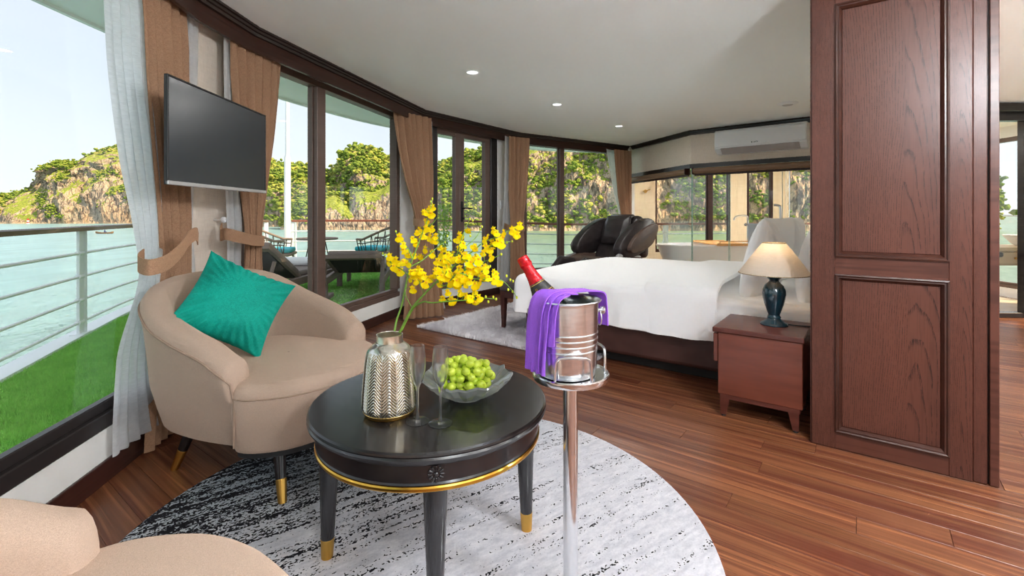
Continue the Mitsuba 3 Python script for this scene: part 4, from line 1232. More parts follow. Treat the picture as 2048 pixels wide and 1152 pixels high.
ros.append(trimesh.creation.icosphere(2, 0.0062).apply_transform(np.diag([1, 1, 0.7, 1])).apply_translation((0, 0, 0.006)))
ROS = shape(cat(*ros), 'black_lacquer', 40)
for fx, fy in feet:
    d = np.array([fx, fy]) - TC; d /= np.linalg.norm(d)
    a, b = np.array([*(TC + d * 0.299), 0.37]), np.array([*(TC + d * 0.306), RUGZ * 0.6])
    j = a + (b - a) * 0.83
    lk = part(k, 'leg', tube([a, j], [0.0315, 0.0190], 24), 'black_lacquer', 40)
    part(lk, 'brass_tip', tube([j, j + (b - j) * 0.05, b], [0.0188, 0.0198, 0.0165], 24), 'brass', 30, 'brass tip')
    F = np.eye(4); zax = np.array([d[0], d[1], 0]); xax = np.array([-d[1], d[0], 0])
    F[:3, 0], F[:3, 1], F[:3, 2], F[:3, 3] = xax, np.cross(zax, xax), zax, [*(TC + d * 0.333), 0.404]
    part(k, 'rosette', ROS, None, at=F)

# mercury glass vase with chevron relief
VC = np.array([-0.350, 1.352, TH])
na, nz = 220, 170
prof = np.array([(0.0, 0.056), (0.004, 0.064), (0.012, 0.072), (0.028, 0.0768), (0.06, 0.0752), (0.10, 0.0722), (0.14, 0.0688), (0.165, 0.0655), (0.182, 0.0600), (0.193, 0.051), (0.199, 0.042), (0.203, 0.0375)])
zz = np.linspace(0, 0.203, nz)
rr_ = np.interp(zz, prof[:, 0], prof[:, 1])
rr_ = np.convolve(np.pad(rr_, 3, mode='edge'), np.ones(7) / 7, 'valid')
aa = np.arange(na) * 2 * np.pi / na
Zg, Ag = np.meshgrid(zz, aa, indexing='ij')
NC = 11
cu = Ag * NC / (2 * np.pi) + 0.35
fr = np.abs(cu - np.round(cu)) * 2
shift = (np.round(cu) % 2) * 0.35
ph = Zg / 0.0084 + fr * 2.6 * np.where(Zg > -1, 1, 1) + shift
tri = np.abs((ph % 1) - 0.5) * 2
mask = np.clip((Zg - 0.012) / 0.012, 0, 1) * np.clip((0.187 - Zg) / 0.02, 0, 1) * np.clip((0.93 - fr) / 0.08, 0, 1) * np.clip((fr - 0.04) / 0.05, 0, 1)
lvl = np.clip(tri * 2.0 - 0.5, 0, 1)
disp = 0.0026 * (lvl - 0.5) * mask
Rg = rr_[:, None] + disp
G = np.stack([Rg * np.cos(Ag), Rg * np.sin(Ag), Zg], -1)
vm = grid(G, closed_v=True, flip=True)
bot = lathe([(0, 0.0), (0.056, 0.0), (0.056, 0.002), (0, 0.002)], 40)
k = thing('vase', 'silver gold vase with raised chevron pattern holding yellow orchids', 'vase')
vc = np.where((mask > 0.3)[..., None] & (lvl < 0.5)[..., None], np.array([0.34, 0.25, 0.11]), np.array([0.86, 0.83, 0.76]))  # gold-brown grooves, darkened in the colour so the relief stands out
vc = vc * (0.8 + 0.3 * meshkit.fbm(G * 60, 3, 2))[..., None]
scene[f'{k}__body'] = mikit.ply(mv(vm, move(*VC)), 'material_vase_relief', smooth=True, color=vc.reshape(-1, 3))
part(k, 'bottom', mv(bot, move(*VC)), 'vase_metal', 40)
part(k, 'neck', lathe([(0.0375, 0.200), (0.0365, 0.206), (0.0365, 0.222), (0.0372, 0.2245), (0.0350, 0.2250), (0.0340, 0.222), (0.0340, 0.16), (0.0, 0.16)], 48, VC), 'vase_metal', 40, 'smooth silver neck')
part(k, 'foot_ring', lathe([(0.05, 0.0), (0.0655, 0.0005), (0.0705, 0.006), (0.0735, 0.0125), (0.07, 0.0135)], 64, VC), 'vase_gold', 40, 'gold foot rim')

# orchid spray
def cr(x, y):
    return 760 + x / 3.84, 380 + y / 3.84


stems = [
    [(112, 1085, 0), (128, 1000, 0.01), (168, 880, 0.02), (205, 700, 0.02), (240, 560, 0.03), (300, 400, 0.04), (345, 280, 0.05), (380, 180, 0.05), (402, 70, 0.06)],
    [(150, 1095, 0), (245, 910, -0.01), (350, 790, -0.03), (440, 700, -0.04), (560, 590, -0.05), (700, 480, -0.06), (800, 400, -0.06), (930, 345, -0.05), (1075, 258, -0.04)],
    [(165, 1080, 0.01), (250, 915, 0.02), (330, 860, 0.0), (400, 866, -0.05), (560, 852, -0.08), (680, 845, -0.1), (800, 832, -0.1), (892, 838, -0.1)],
    [(440, 700, -0.04), (500, 735, -0.06), (600, 640, -0.09), (720, 680, -0.09), (830, 690, -0.1), (930, 692, -0.1), (1010, 765, -0.09), (1050, 825, -0.08)],
    [(215, 660, 0.02), (180, 620, 0.05), (130, 590, 0.07), (60, 540, 0.09), (22, 488, 0.1)],
    [(232, 590, 0.03), (330, 535, 0.08), (440, 440, 0.11), (500, 392, 0.12), (520, 350, 0.12)],
    [(600, 555, -0.05), (620, 470, 0.0), (680, 415, 0.02), (740, 360, 0.03), (785, 280, 0.04)],
    [(590, 500, 0.0), (640, 340, 0.05), (690, 220, 0.07)],
    [(640, 530, -0.06), (720, 560, -0.08), (830, 540, -0.09), (930, 495, -0.09)],
    [(250, 530, 0.03), (215, 450, 0.04), (150, 370, 0.06), (122, 318, 0.07)],
    [(205, 720, 0.02), (195, 800, 0.0), (250, 915, -0.01)],
    [(300, 640, -0.02), (310, 740, -0.03), (345, 800, -0.03)],
    [(340, 290, 0.05), (400, 260, 0.03), (450, 200, 0.02)],
    [(840, 440, -0.06), (900, 410, -0.05), (1015, 395, -0.04)],
]
k = thing('orchid_spray', 'spray of many small yellow orchids on thin green stems in the vase', 'flowers')
D0_ = 1.352
curves = []
for i, st in enumerate(stems):
    P = spline([at(*cr(x, y), D0_ + d) for x, y, d in st], 8)
    curves.append(P)
    r0 = 0.0034 if i < 3 else 0.0019
    part(k, 'stem', tube(P, np.linspace(r0, 0.0009, len(P)), 7), 'orchid_stem', 60, 'green stem')
allc = np.vstack(curves)


def orchid(seed):
    rg = np.random.default_rng(seed)
    V, F = [], []

    def fan(cx, cy, L, W, a, cup, lobes=1, n=7):
        """A petal from (cx, cy) in the direction a."""
        b0 = len(V)
        d, e = np.array([math.cos(a), math.sin(a)]), np.array([-math.sin(a), math.cos(a)])
        rows = 5
        for i in range(rows):
            t = i / (rows - 1)
            wd = W * (math.sin(math.pi * min(t * 0.86 + 0.08, 1.0)) ** 0.7)
            for j in range(n):
                q = j / (n - 1) * 2 - 1
                tip = 1 - (0.16 * q * q if lobes == 1 else 0.16 * (1 - min(1, abs(q) * 1.6)) + 0.2 * max(0, abs(q) - 0.6)) * t
                xy = np.array([cx, cy]) + d * L * t * tip + e * wd * q * 0.5
                V.append([*xy, cup * t * t * L + 0.14 * L * q * q * t * (1 if lobes == 1 else -0.6) + rg.normal(0, 0.018) * L])
        for i in range(rows - 1):
            for j in range(n - 1):
                o = b0 + i * n + j
                F.append([o, o + 1, o + n + 1, o + n])
    fan(0, -0.001, 0.0165, 0.0235, -math.pi / 2, 0.15, 2, 8)
    for a, L in ((math.pi / 2, 0.009), (math.pi / 2 + 1.15, 0.0095), (math.pi / 2 - 1.15, 0.0095), (math.pi / 2 + 2.1, 0.0075), (math.pi / 2 - 2.1, 0.0075)):
        fan(0, 0.001, L, L * 0.62, a, -0.2, 1, 4)
    return TM(V, F)


FL = [shape(orchid(i), 'orchid_yellow', True) for i in range(4)]
HEART = shape(trimesh.creation.icosphere(1, 0.0024), 'orchid_heart', True)
spots = '380,130 350,165 390,180 350,232 400,120 335,160 300,300 350,288 402,290 330,340 372,350 280,322 250,370 282,405 150,360 188,410 180,462 70,508 112,520 60,542 150,552 172,540 100,580 132,602 222,500 270,500 312,510 350,450 402,480 430,380 430,342 410,382 460,440 470,480 520,490 500,530 440,540 480,560 530,570 230,620 270,620 300,640 230,680 270,700 292,680 340,640 380,670 360,712 250,750 430,610 460,620 420,642 500,600 530,620 510,662 460,722 530,700 562,700 600,640 610,520 620,480 600,440 600,375 612,335 645,405 680,315 660,490 640,530 610,600 570,640 720,520 740,500 760,530 700,560 680,600 720,592 760,590 740,450 790,470 730,430 820,350 850,390 820,430 890,320 910,395 950,360 1010,300 1060,330 1075,265 860,455 845,510 800,580 770,640 820,600 700,650 660,640 620,690 650,720 590,722 740,720 720,772 620,780 520,772 480,830 550,840 680,825 760,820 740,860 770,690 870,620 892,640 880,690 902,710 830,670 692,690 592,690 545,690 480,650 640,660 610,660 700,825 660,812 800,660 745,620 700,610 560,480 545,520 505,455 290,590 320,620 250,650 205,560 160,620 940,320 870,300 930,400 800,380'.split()
ro = np.random.default_rng(31)
for i, sp_ in enumerate(spots):
    x, y = (float(q) for q in sp_.split(','))
    px, py = cr(x + ro.normal(0, 4), y + ro.normal(0, 4))
    d = D0_
    cand_ = allc[np.argsort(np.linalg.norm((allc[:, [0, 2]] - at(px, py, D0_)[[0, 2]]), axis=1))[0]]
    d = cand_[1] + ro.uniform(-0.03, 0.03)
    c = at(px, py, d)
    z = np.array([ro.normal(0, 0.55), -1.0, ro.normal(0.1, 0.5)]); z /= np.linalg.norm(z)
    up = np.array([ro.normal(0, 0.35), 0.1, 1.0]); y_ = up - z * (up @ z); y_ /= np.linalg.norm(y_)
    sc = ro.uniform(0.8, 1.22)
    F = np.eye(4); F[:3, 0], F[:3, 1], F[:3, 2], F[:3, 3] = np.cross(y_, z) * sc, y_ * sc, z * sc, c
    fk = part(k, 'flower', FL[i % 4], None, at=F)
    part(fk, 'heart', HEART, None, at=F @ move(0, 0, 0.0015))
    near = allc[np.argmin(np.linalg.norm(allc - c, axis=1))]
    if np.linalg.norm(near - c) > 0.004:
        mid_ = (near + c) / 2 + [0, 0, 0.004]
        part(fk, 'pedicel', tube([near, mid_, c - z * 0.001], 0.0007, 5), 'orchid_stem', 60)
BUD = shape(trimesh.creation.icosphere(1, 0.0036).apply_transform(np.diag([0.8, 0.8, 1.2, 1])), 'orchid_bud', True)
for x, y, d in ((402, 68, 0.06), (390, 90, 0.06), (892, 838, -0.1), (870, 822, -0.1), (832, 858, -0.1), (812, 820, -0.1), (784, 282, 0.04), (770, 300, 0.04), (690, 222, 0.07), (712, 234, 0.07), (694, 352, 0.02), (932, 494, -0.09), (22, 488, 0.1), (40, 498, 0.1), (122, 318, 0.07), (1015, 395, -0.04), (975, 402, -0.04), (518, 352, 0.12), (500, 400, 0.12), (1022, 700, -0.1), (972, 660, -0.1), (1000, 690, -0.1), (1050, 826, -0.08), (1018, 780, -0.08), (985, 765, -0.09), (845, 585, -0.09)):
    F = np.eye(4); F[:3, 3] = at(*cr(x, y), D0_ + d)
    part(k, 'bud', BUD, None, at=F)


# champagne flutes
def flute():
    o = [(0.0, 0.0), (0.0315, 0.0), (0.0325, 0.0012), (0.031, 0.0022), (0.018, 0.0042), (0.007, 0.0075), (0.0042, 0.013), (0.0034, 0.03), (0.0033, 0.06), (0.0036, 0.082), (0.0052, 0.094), (0.0105, 0.107), (0.0168, 0.122), (0.0212, 0.140), (0.0225, 0.157), (0.0218, 0.176), (0.0200, 0.194), (0.0186, 0.2085)]
    i = [(0.0178, 0.2088), (0.0190, 0.194), (0.0208, 0.176), (0.0215, 0.157), (0.0202, 0.140), (0.0158, 0.122), (0.0094, 0.108), (0.003, 0.1005), (0.0, 0.0995)]
    return lathe(o + i, 64)


FLUTE = flute()
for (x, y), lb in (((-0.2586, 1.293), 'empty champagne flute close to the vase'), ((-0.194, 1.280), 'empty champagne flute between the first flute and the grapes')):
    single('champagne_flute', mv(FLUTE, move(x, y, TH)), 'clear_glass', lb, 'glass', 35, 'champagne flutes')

# faceted glass bowl
BC = np.array([-0.142, 1.470, TH])
nb = 40
ang = np.arange(nb) * 2 * np.pi / nb
rw = np.random.default_rng(5)
wob = np.array([1.0, 0.95, 0.90, 0.955])[np.arange(nb) % 4]
outer_ = [(0.0, 0.0, 0), (0.050, 0.0, 0), (0.056, 0.006, 0.1), (0.085, 0.021, 0.4), (0.118, 0.040, 0.7), (0.146, 0.063, 1.0)]
inner_ = [(0.143, 0.069, 1.0), (0.114, 0.050, 0.7), (0.080, 0.031, 0.4), (0.05, 0.014, 0.1), (0.0, 0.0105, 0)]
rows = []
for r, z, w_ in outer_ + inner_:
    q = 1 + (wob - 1) * w_
    zz_ = z + w_ * (np.array([0.009, -0.001, 0.004, -0.002, 0.006, -0.001, 0.001, 0.0])[np.arange(nb) % 8])
    a2 = ang + 0.10 * w_ * np.sin(np.arange(nb) * 2 * np.pi / 8)
    if 0.05 < r < 0.145 and len(rows) < 6: zz_ = zz_ - 0.0032 * (np.arange(nb) % 2) * (0.3 + w_)
    rows.append(np.stack([max(r, 1e-4) * q * np.cos(a2), max(r, 1e-4) * q * np.sin(a2), zz_], 1))
m = grid(np.array(rows), closed_v=True); m.invert() if m.volume < 0 else None
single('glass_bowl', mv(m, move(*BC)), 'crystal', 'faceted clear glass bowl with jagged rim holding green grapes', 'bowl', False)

# grapes
gr_ = 0.0122
gc = np.array([-0.138, 1.455, TH + 0.068])
ax = np.array([0.080, 0.056, 0.055])
rg = np.random.default_rng(9)
G_ = rg.normal(0, 1, (96, 3)); G_ = G_ / np.linalg.norm(G_, axis=1, keepdims=True) * rg.uniform(0.3, 1, (96, 1)) ** 0.33 * (ax - 0.010) + gc
for it in range(160):
    d = G_[:, None] - G_[None]
    L = np.linalg.norm(d, axis=2) + np.eye(len(G_))
    push = np.clip(2 * gr_ * 0.97 - L, 0, 1)[..., None] * d / L[..., None]
    G_ += push.sum(1) * 0.28
    q = (G_ - gc) / (ax + 0.004); rad = np.linalg.norm(q, axis=1)
    G_ = np.where((rad > 1)[:, None], gc + (G_ - gc) / rad[:, None], G_)
    rxy = np.linalg.norm(G_[:, :2] - BC[:2], axis=1)
    zmin = TH + np.interp(rxy, [0, 0.05, 0.080, 0.114, 0.143, 0.2], [0.012, 0.016, 0.032, 0.051, 0.07, 0.09]) + gr_ * 1.02
    G_[:, 2] = np.maximum(G_[:, 2], zmin)
k = thing('grape_bunch', 'bunch of large pale green grapes heaped in the glass bowl', 'grapes')
GP = [shape(trimesh.creation.icosphere(3, gr_).apply_transform(np.diag([1, 1, e, 1])), 'grape', True) for e in (1.0, 1.1, 1.18)]
for i, c in enumerate(G_):
    R = trimesh.transformations.random_rotation_matrix(rg.random(3)); R[:3, 3] = c
    part(k, 'grape', GP[i % 3], None, at=R)
part(k, 'stalk', cat(tube(spline([gc + [-0.06, 0, -0.01], gc + [0, 0.005, 0.0], gc + [0.055, 0, 0.01]], 6), 0.0022, 7), *[tube([gc + [0.8 * (c - gc)[0], 0.003, 0], gc + 0.85 * (c - gc)], 0.001, 5) for c in G_[::2]]), 'grape_stem', 50)

# bucket stand, bucket, bottle, napkin
SC = np.array([0.151, 1.22])
ZT = 0.622
k = thing('bucket_stand', 'tall chrome pole stand with a round tray for the ice bucket', 'stand')
part(k, 'base', lathe([(0, 0), (0.112, 0), (0.114, 0.006), (0.10, 0.014), (0.03, 0.022), (0.02, 0.034), (0, 0.034)], 64, (*SC, 0)), 'chrome', 30)
part(k, 'pole', lathe([(0, 0.03), (0.0185, 0.03), (0.0185, ZT - 0.012), (0, ZT - 0.012)], 40, (*SC, 0)), 'chrome', 30)
part(k, 'tray', lathe([(0, ZT - 0.014), (0.086, ZT - 0.014), (0.0955, ZT - 0.011), (0.0985, ZT - 0.004), (0.0985, ZT + 0.003), (0.0965, ZT + 0.006), (0.094, ZT + 0.005), (0.092, ZT), (0, ZT - 0.001)], 80, (*SC, 0)), 'chrome', 30)
for i, a0 in enumerate((-92, 28, 148)):
    P = []
    for q, h in ((-30, 0.0), (-29.5, 0.03), (-28, 0.05), (-23, 0.061), (-12, 0.064), (0, 0.065), (12, 0.064), (23, 0.061), (28, 0.05), (29.5, 0.03), (30, 0.0)):
        a = math.radians(a0 + q)
        P.append([SC[0] + 0.0885 * math.cos(a), SC[1] + 0.0885 * math.sin(a), ZT + h])
    part(k, 'guard_hoop', tube(spline(P, 5), 0.0036, 10), 'chrome', 60)
KC = np.array([0.141, 1.222])
z0, z1 = ZT + 0.002, 0.814
prof = [(0, z0), (0.072, z0), (0.0745, z0 + 0.004), (0.0745, z0 + 0.012), (0.0765, z0 + 0.016)]
for zb in (0.690, 0.704, 0.718, 0.732):
    r = 0.0765 + (zb - z0) / (z1 - z0) * 0.005
    prof += [(r, zb - 0.0035), (r + 0.0011, zb - 0.0015), (r + 0.0011, zb + 0.0015), (r, zb + 0.0035)]
prof += [(0.0815, z1 - 0.012), (0.0825, z1 - 0.005), (0.0875, z1 - 0.004), (0.0895, z1 - 0.001), (0.0885, z1 + 0.0022), (0.085, z1 + 0.0015), (0.0805, z1 - 0.006), (0.0795, z1 - 0.02), (0.0745, z0 + 0.02), (0.071, z0 + 0.003), (0, z0 + 0.003)]
k = thing('ice_bucket', 'stainless steel ice bucket with ribs and side knobs standing on the tray', 'bucket')
part(k, 'body', lathe(prof, 96, (*KC, 0)), 'bucket_steel', 30)
for a in (8, 188):
    d = np.array([math.cos(math.radians(a)), math.sin(math.radians(a)), 0])
    o = np.array([*KC, 0.782])
    kk = part(k, 'knob', mv(lathe([(0, 0), (0.008, 0), (0.008, 0.003), (0.0045, 0.005), (0.0045, 0.009), (0.0095, 0.012), (0.0112, 0.017), (0.0095, 0.021), (0, 0.023)], 24), np.array([[-d[1], 0, d[0], o[0] + d[0] * 0.0805], [d[0], 0, d[1], o[1] + d[1] * 0.0805], [0, 1, 0, o[2]], [0, 0, 0, 1.0]])), 'chrome', 40)
    ra = np.linspace(0, 2 * np.pi, 30, endpoint=False)
    tv = np.array([-d[1], d[0], 0])
    part(kk, 'ring', tube([o + d * 0.0875 + tv * 0.019 * math.sin(q) + np.array([0, 0, -0.019 + 0.019 * math.cos(q)]) for q in ra], 0.002, 8, closed=True), 'chrome', 60)
# bottle
tip, dn = np.array([0.0253, 1.262, 0.918]), np.array([0.105, -0.03, -0.176]); dn /= np.linalg.norm(dn)
FB = np.eye(4); zx = -dn; xx = np.cross([0, 1, 0], zx); xx /= np.linalg.norm(xx)
FB[:3, 0], FB[:3, 1], FB[:3, 2], FB[:3, 3] = xx, np.cross(zx, xx), zx, tip
k = thing('champagne_bottle', 'champagne bottle with red foil neck leaning in the ice bucket', 'bottle')
bl = lambda L: mv(lathe([(r, -z) for z, r in L][::-1], 48), FB)
part(k, 'body', bl([(0.078, 0.0), (0.079, 0.019), (0.095, 0.0245), (0.125, 0.034), (0.15, 0.040), (0.27, 0.040), (0.279, 0.036), (0.281, 0.0)]), 'bottle_green', 30)
foil = [(0.0, 0.0), (0.0005, 0.012), (0.003, 0.0152), (0.012, 0.0158), (0.020, 0.0160), (0.023, 0.0174), (0.027, 0.0160), (0.030, 0.0146), (0.045, 0.0152), (0.062, 0.0174), (0.078, 0.0204), (0.0785, 0.0)]
part(k, 'foil', bl(foil), 'foil_red', 30, 'red foil over the cork and neck')
ck_ = part(k, 'neck_label', bl([(0.0782, 0.0), (0.0785, 0.0206), (0.0965, 0.0262), (0.116, 0.0324), (0.1162, 0.0)]), 'label_black', 30, 'black neck label with gold lines')
for z_, r_ in ((0.0815, 0.0218), (0.1085, 0.0302), (0.1135, 0.0318)):
    part(ck_, 'gold_line', bl([(z_ - 0.0012, r_ - 0.003), (z_ - 0.0010, r_), (z_ + 0.0010, r_ + 0.0006), (z_ + 0.0012, r_ - 0.003)]), 'label_gold', 30)
for q_, ch in ((-14, 'R'),):
    tm = meshkit.text_mesh(ch, 0.0085, 0.001)
    tm.apply_translation((-0.003, -0.004, 0))
    # local frame: x right, y up along the bottle, z out of the surface, towards the camera
    a = math.radians(-112)
    zo = np.array([math.cos(a), math.sin(a), 0]); yo = np.array([0, 0, 1.0]); xo = np.cross(yo, zo)
    L = np.eye(4); L[:3, 0], L[:3, 1], L[:3, 2], L[:3, 3] = xo, yo, zo, zo * 0.0266 + np.array([0, 0, -0.0965])
    part(ck_, 'crest', mv(tm, FB @ L), 'label_gold', False)

# napkin over the bucket's rim
tw = thing('napkin', 'purple cloth napkin draped over the rim of the ice bucket', 'napkin')
wd = np.array([0.62, -0.78, 0.0])


def drape(path, w0, w1, off, th, amp, seed, nu=26, fold=3.0):
    P = spline(path, 10)
    L = np.r_[0, np.cumsum(np.linalg.norm(np.diff(P, axis=0), axis=1))]; L /= L[-1]
    q = np.linspace(0, 1, nu)
    tang = np.gradient(P, axis=0); tang /= np.linalg.norm(tang, axis=1, keepdims=True)
    nor = np.cross(tang, wd); nor /= np.linalg.norm(nor, axis=1, keepdims=True)
    hang = np.clip((L - 0.5) / 0.5, 0, 1)
    W = (w0 + (w1 - w0) * L)
    G = P[:, None] + (wd[None, None] * ((q[None, :] - 0.5) * W[:, None] + off)[..., None])
    wav = amp * hang[:, None] * np.sin(q[None, :] * 2 * np.pi * fold + seed) + 0.0022 * (meshkit.fbm(np.stack([q[None, :] * 5 + 0 * L[:, None], L[:, None] * 7 + 0 * q[None, :], 0 * q[None, :] + seed + 0 * L[:, None]], -1), 3, seed) - 0.5) * 2
    G = G + nor[:, None] * wav[..., None]
    return sheet(G, th)


path1 = [(0.236, 1.285, 0.735), (0.2335, 1.282, 0.79), (0.226, 1.275, 0.823), (0.19, 1.262, 0.829), (0.14, 1.238, 0.832), (0.098, 1.205, 0.838), (0.074, 1.182, 0.829), (0.062, 1.170, 0.806), (0.056, 1.164, 0.77), (0.053, 1.160, 0.72), (0.051, 1.157, 0.68), (0.050, 1.156, 0.650)]
part(tw, 'cloth', drape(path1, 0.066, 0.046, 0.0, 0.003, 0.003, 1, fold=1.0), 'towel_purple', 60)
path2 = [np.array(q) + [0.0035, 0.0025, -0.004] for q in path1[4:]]
part(tw, 'under_fold', drape(path2, 0.046, 0.046, 0.019, 0.003, 0.006, 2, fold=2.2), 'towel_purple', 60)
path3 = [np.array(q) + [0.012, 0.006, -0.006] for q in path1[5:-2]]
part(tw, 'under_fold', drape(path3, 0.04, 0.036, 0.036, 0.003, 0.003, 4, fold=1.0), 'towel_purple', 60)

# ---------------------------------------------------------------- bedroom
# shag rug with long pile
k = thing('shag_rug', 'shaggy pale grey rug under the bench at the foot of the bed', 'rug')
SO = np.array([-0.86, 4.285]); su, sv = 1.75, 2.0
sg = lambda a, b: np.array([SO[0] + UH[0] * a + VH[0] * b, SO[1] + UH[1] * a + VH[1] * b])
SF = frame((*SO, 0), UH)
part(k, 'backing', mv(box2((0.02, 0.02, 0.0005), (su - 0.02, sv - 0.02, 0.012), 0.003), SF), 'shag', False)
rs = np.random.default_rng(77)
n = 60000
a_, b_ = rs.uniform(0, su, n), rs.uniform(0, sv, n)
keep = ~((a_ > 1.25) & (b_ > 0.9))
a_, b_ = a_[keep], b_[keep]; n = len(a_)
base = np.stack([a_, b_, np.full(n, 0.008)], 1)
flow = 6.28 * meshkit.fbm(np.stack([a_ * 2.2, b_ * 2.2, 0 * a_], 1), 3, 6) * 2 + rs.normal(0, 0.9, n)
ln = rs.uniform(0.02, 0.045, n)
dirv = np.stack([np.cos(flow), np.sin(flow)], 1)
w = 0.0028
pe = np.stack([-dirv[:, 1], dirv[:, 0]], 1) * w
m1 = base.copy(); m1[:, :2] += dirv * ln[:, None] * 0.35; m1[:, 2] += ln * 0.55
m2 = base.copy(); m2[:, :2] += dirv * ln[:, None]; m2[:, 2] += ln * rs.uniform(0.3, 0.8, n)
V = np.empty((n, 5, 3)); V[:, 0] = base; V[:, 1] = base; V[:, 2] = m1; V[:, 3] = m1; V[:, 4] = m2
V[:, 0, :2] -= pe; V[:, 1, :2] += pe; V[:, 2, :2] -= pe * 0.9; V[:, 3, :2] += pe * 0.9
o = np.arange(n)[:, None] * 5
F_ = np.concatenate([o + [0, 1, 3], o + [0, 3, 2], o + [2, 3, 4]])
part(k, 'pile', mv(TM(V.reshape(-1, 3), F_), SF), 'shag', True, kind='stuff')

# bed
BLn, BWd = 2.04, 1.82
bk = thing('bed', 'wide bed with brown leather base and white mattress, its head against the panelled wall', 'bed')
part(bk, 'base', mv(rbox(BLn, BWd, 0.27, 0.035, (BLn / 2 + 0.02, BWd / 2, 0.22)), BED), 'leather_bed', 40, 'dark brown leather base')
part(bk, 'plinth', mv(box2((0.2, 0.14, 0.0), (BLn - 0.1, BWd - 0.14, 0.09)), BED), 'ground_dark', False)
part(bk, 'mattress', mv(rbox(BLn - 0.03, BWd - 0.02, 0.25, 0.06, (BLn / 2 + 0.02, BWd / 2, 0.41)), BED), 'bed_linen', 40, 'mattress in a white sheet')
hb = part(bk, 'headboard', mv(rbox(0.06, BWd + 0.1, 0.62, 0.025, (BLn + 0.055, BWd / 2, 0.70)), BED), 'leather_bed', 40)


def cover_sheet(u0, u1, top, side, foot, lift=0.0, seed=0, hem=0.0, wob=0.012):
    """A duvet: lies on the mattress from u0 to u1 and hangs down over the near and the far side, and over the foot where foot is True."""
    v = np.r_[np.linspace(-0.34, -0.03, 14), np.linspace(0.0, BWd, 44), np.linspace(BWd + 0.03, BWd + 0.34, 14)]
    u = np.r_[np.linspace(-0.30, -0.03, 12), np.linspace(0.0, u1, 60)] if foot else np.linspace(u0, u1, 40)
    U, Vv = np.meshgrid(u, v, indexing='ij')
    r = 0.075
    over_v = np.maximum(np.maximum(-Vv, Vv - BWd), 0); over_u = np.maximum(-U, 0)
    over = np.hypot(over_u, over_v)
    # distance travelled past the edge turns downwards round a radius
    quarter = r * np.pi / 2
    ang = np.clip(over / r, 0, np.pi / 2)
    outw = r * np.sin(ang) + 0.10 * np.clip(over - quarter, 0, 1)
    down = r * (1 - np.cos(ang)) + np.clip(over - quarter, 0, 1)
    lim = side + hem
    down = np.minimum(down, lim + 0 * down)
    dv = np.where(over > 1e-9, over_v / np.maximum(over, 1e-9), 0) * np.sign(np.where(Vv < 0, -1, 1)); du = np.where(over > 1e-9, -over_u / np.maximum(over, 1e-9), 0)
    X = np.maximum(U, 0) + du * outw * 0.62
    Y = np.clip(Vv, 0, BWd) + dv * outw * 0.62
    q = np.stack([U * 2.2, Vv * 2.2, 0 * U + seed], -1)
    puff = (meshkit.fbm(q, 4, seed) - 0.5) * 2
    crown = 0.028 * (1 - (2 * np.clip(Vv, 0, BWd) / BWd - 1) ** 4)
    fold = np.clip(over / 0.25, 0, 1)
    along = np.where(over_v > over_u, U, Vv)
    Y = Y + dv * fold * wob * (np.sin(along * 13 + seed) + 0.7 * np.sin(along * 29 + 2))
    X = X + du * fold * wob * (np.sin(along * 13 + seed) + 0.7 * np.sin(along * 29 + 2))
    Z = top + lift + crown - down + puff * 0.007 * (1 - fold)
    return np.stack([X, Y, Z], -1)


dk = thing('duvet', 'white duvet spread over the bed and hanging over its sides', 'duvet')
part(dk, 'cover', mv(sheet(cover_sheet(0, 1.30, 0.565, 0.275, True, 0, 2), 0.014), BED), 'bed_linen', 60)
G = cover_sheet(0.98, 1.41, 0.565, 0.285, False, 0.017, 5, 0.02, 0.016)
# the near edge of the turned-down part is bunched a little towards the foot
G[..., 0] += 0.05 * np.clip((0.3 - G[..., 1]) / 0.4, 0, 1) * (meshkit.noise(G * 3.0, 4) - 0.2)
tk = part(dk, 'turned_down_band', mv(sheet(G, 0.026), BED), 'bed_linen', 60, 'folded back band of the duvet')
part(tk, 'hem', mv(tube(np.stack([G[0, 4:-4, 0] - 0.004, G[0, 4:-4, 1], G[0, 4:-4, 2] + 0.004], 1), 0.008, 8), BED), 'bed_linen', 60)


def bed_pillow(u, v, lean, label, seed, sx=0.66, sz=0.54, yaw=0):
    k = thing('pillow', label, 'pillow', 'white pillows at the head of the bed')
    M = BED @ move(u, v, 0.49) @ rot([0, 0, 1], yaw) @ rot([0, 1, 0], lean)
    # local: pillow plane spanned by y (width) and z (height), thickness along x
    P = pillow(sz, sx, 0.21, 45, 0.03, 0.008, seed, 0.42)
    R = np.array([[0, 0, 1, 0], [0, 1, 0, 0], [-1, 0, 0, sz / 2], [0, 0, 0, 1.0]])
    part(k, 'case', mv(P, M @ R), 'bed_linen', 50)
    ys = np.linspace(-1, 1, 16)
    part(k, 'piping', mv(tube(np.stack([sz / 2 * np.ones(16) * -1 * (1 - 0.03 * (1 - ys ** 2)), sx / 2 * ys, 0 * ys], 1), 0.0025, 6), M @ R), 'bed_linen', 50)


bed_pillow(1.565, 0.46, 14, 'white pillow standing in the front row, on the nearer side of the bed', 1, yaw=-6)
bed_pillow(1.565, 1.34, 14, 'white pillow standing in the front row, on the far side of the bed', 2)
bed_pillow(1.85, 0.46, 12, 'white pillow standing in the back row, right behind the lamp shade', 3)
bed_pillow(1.85, 1.34, 12, 'white pillow standing in the back row, on the far side of the bed', 4)

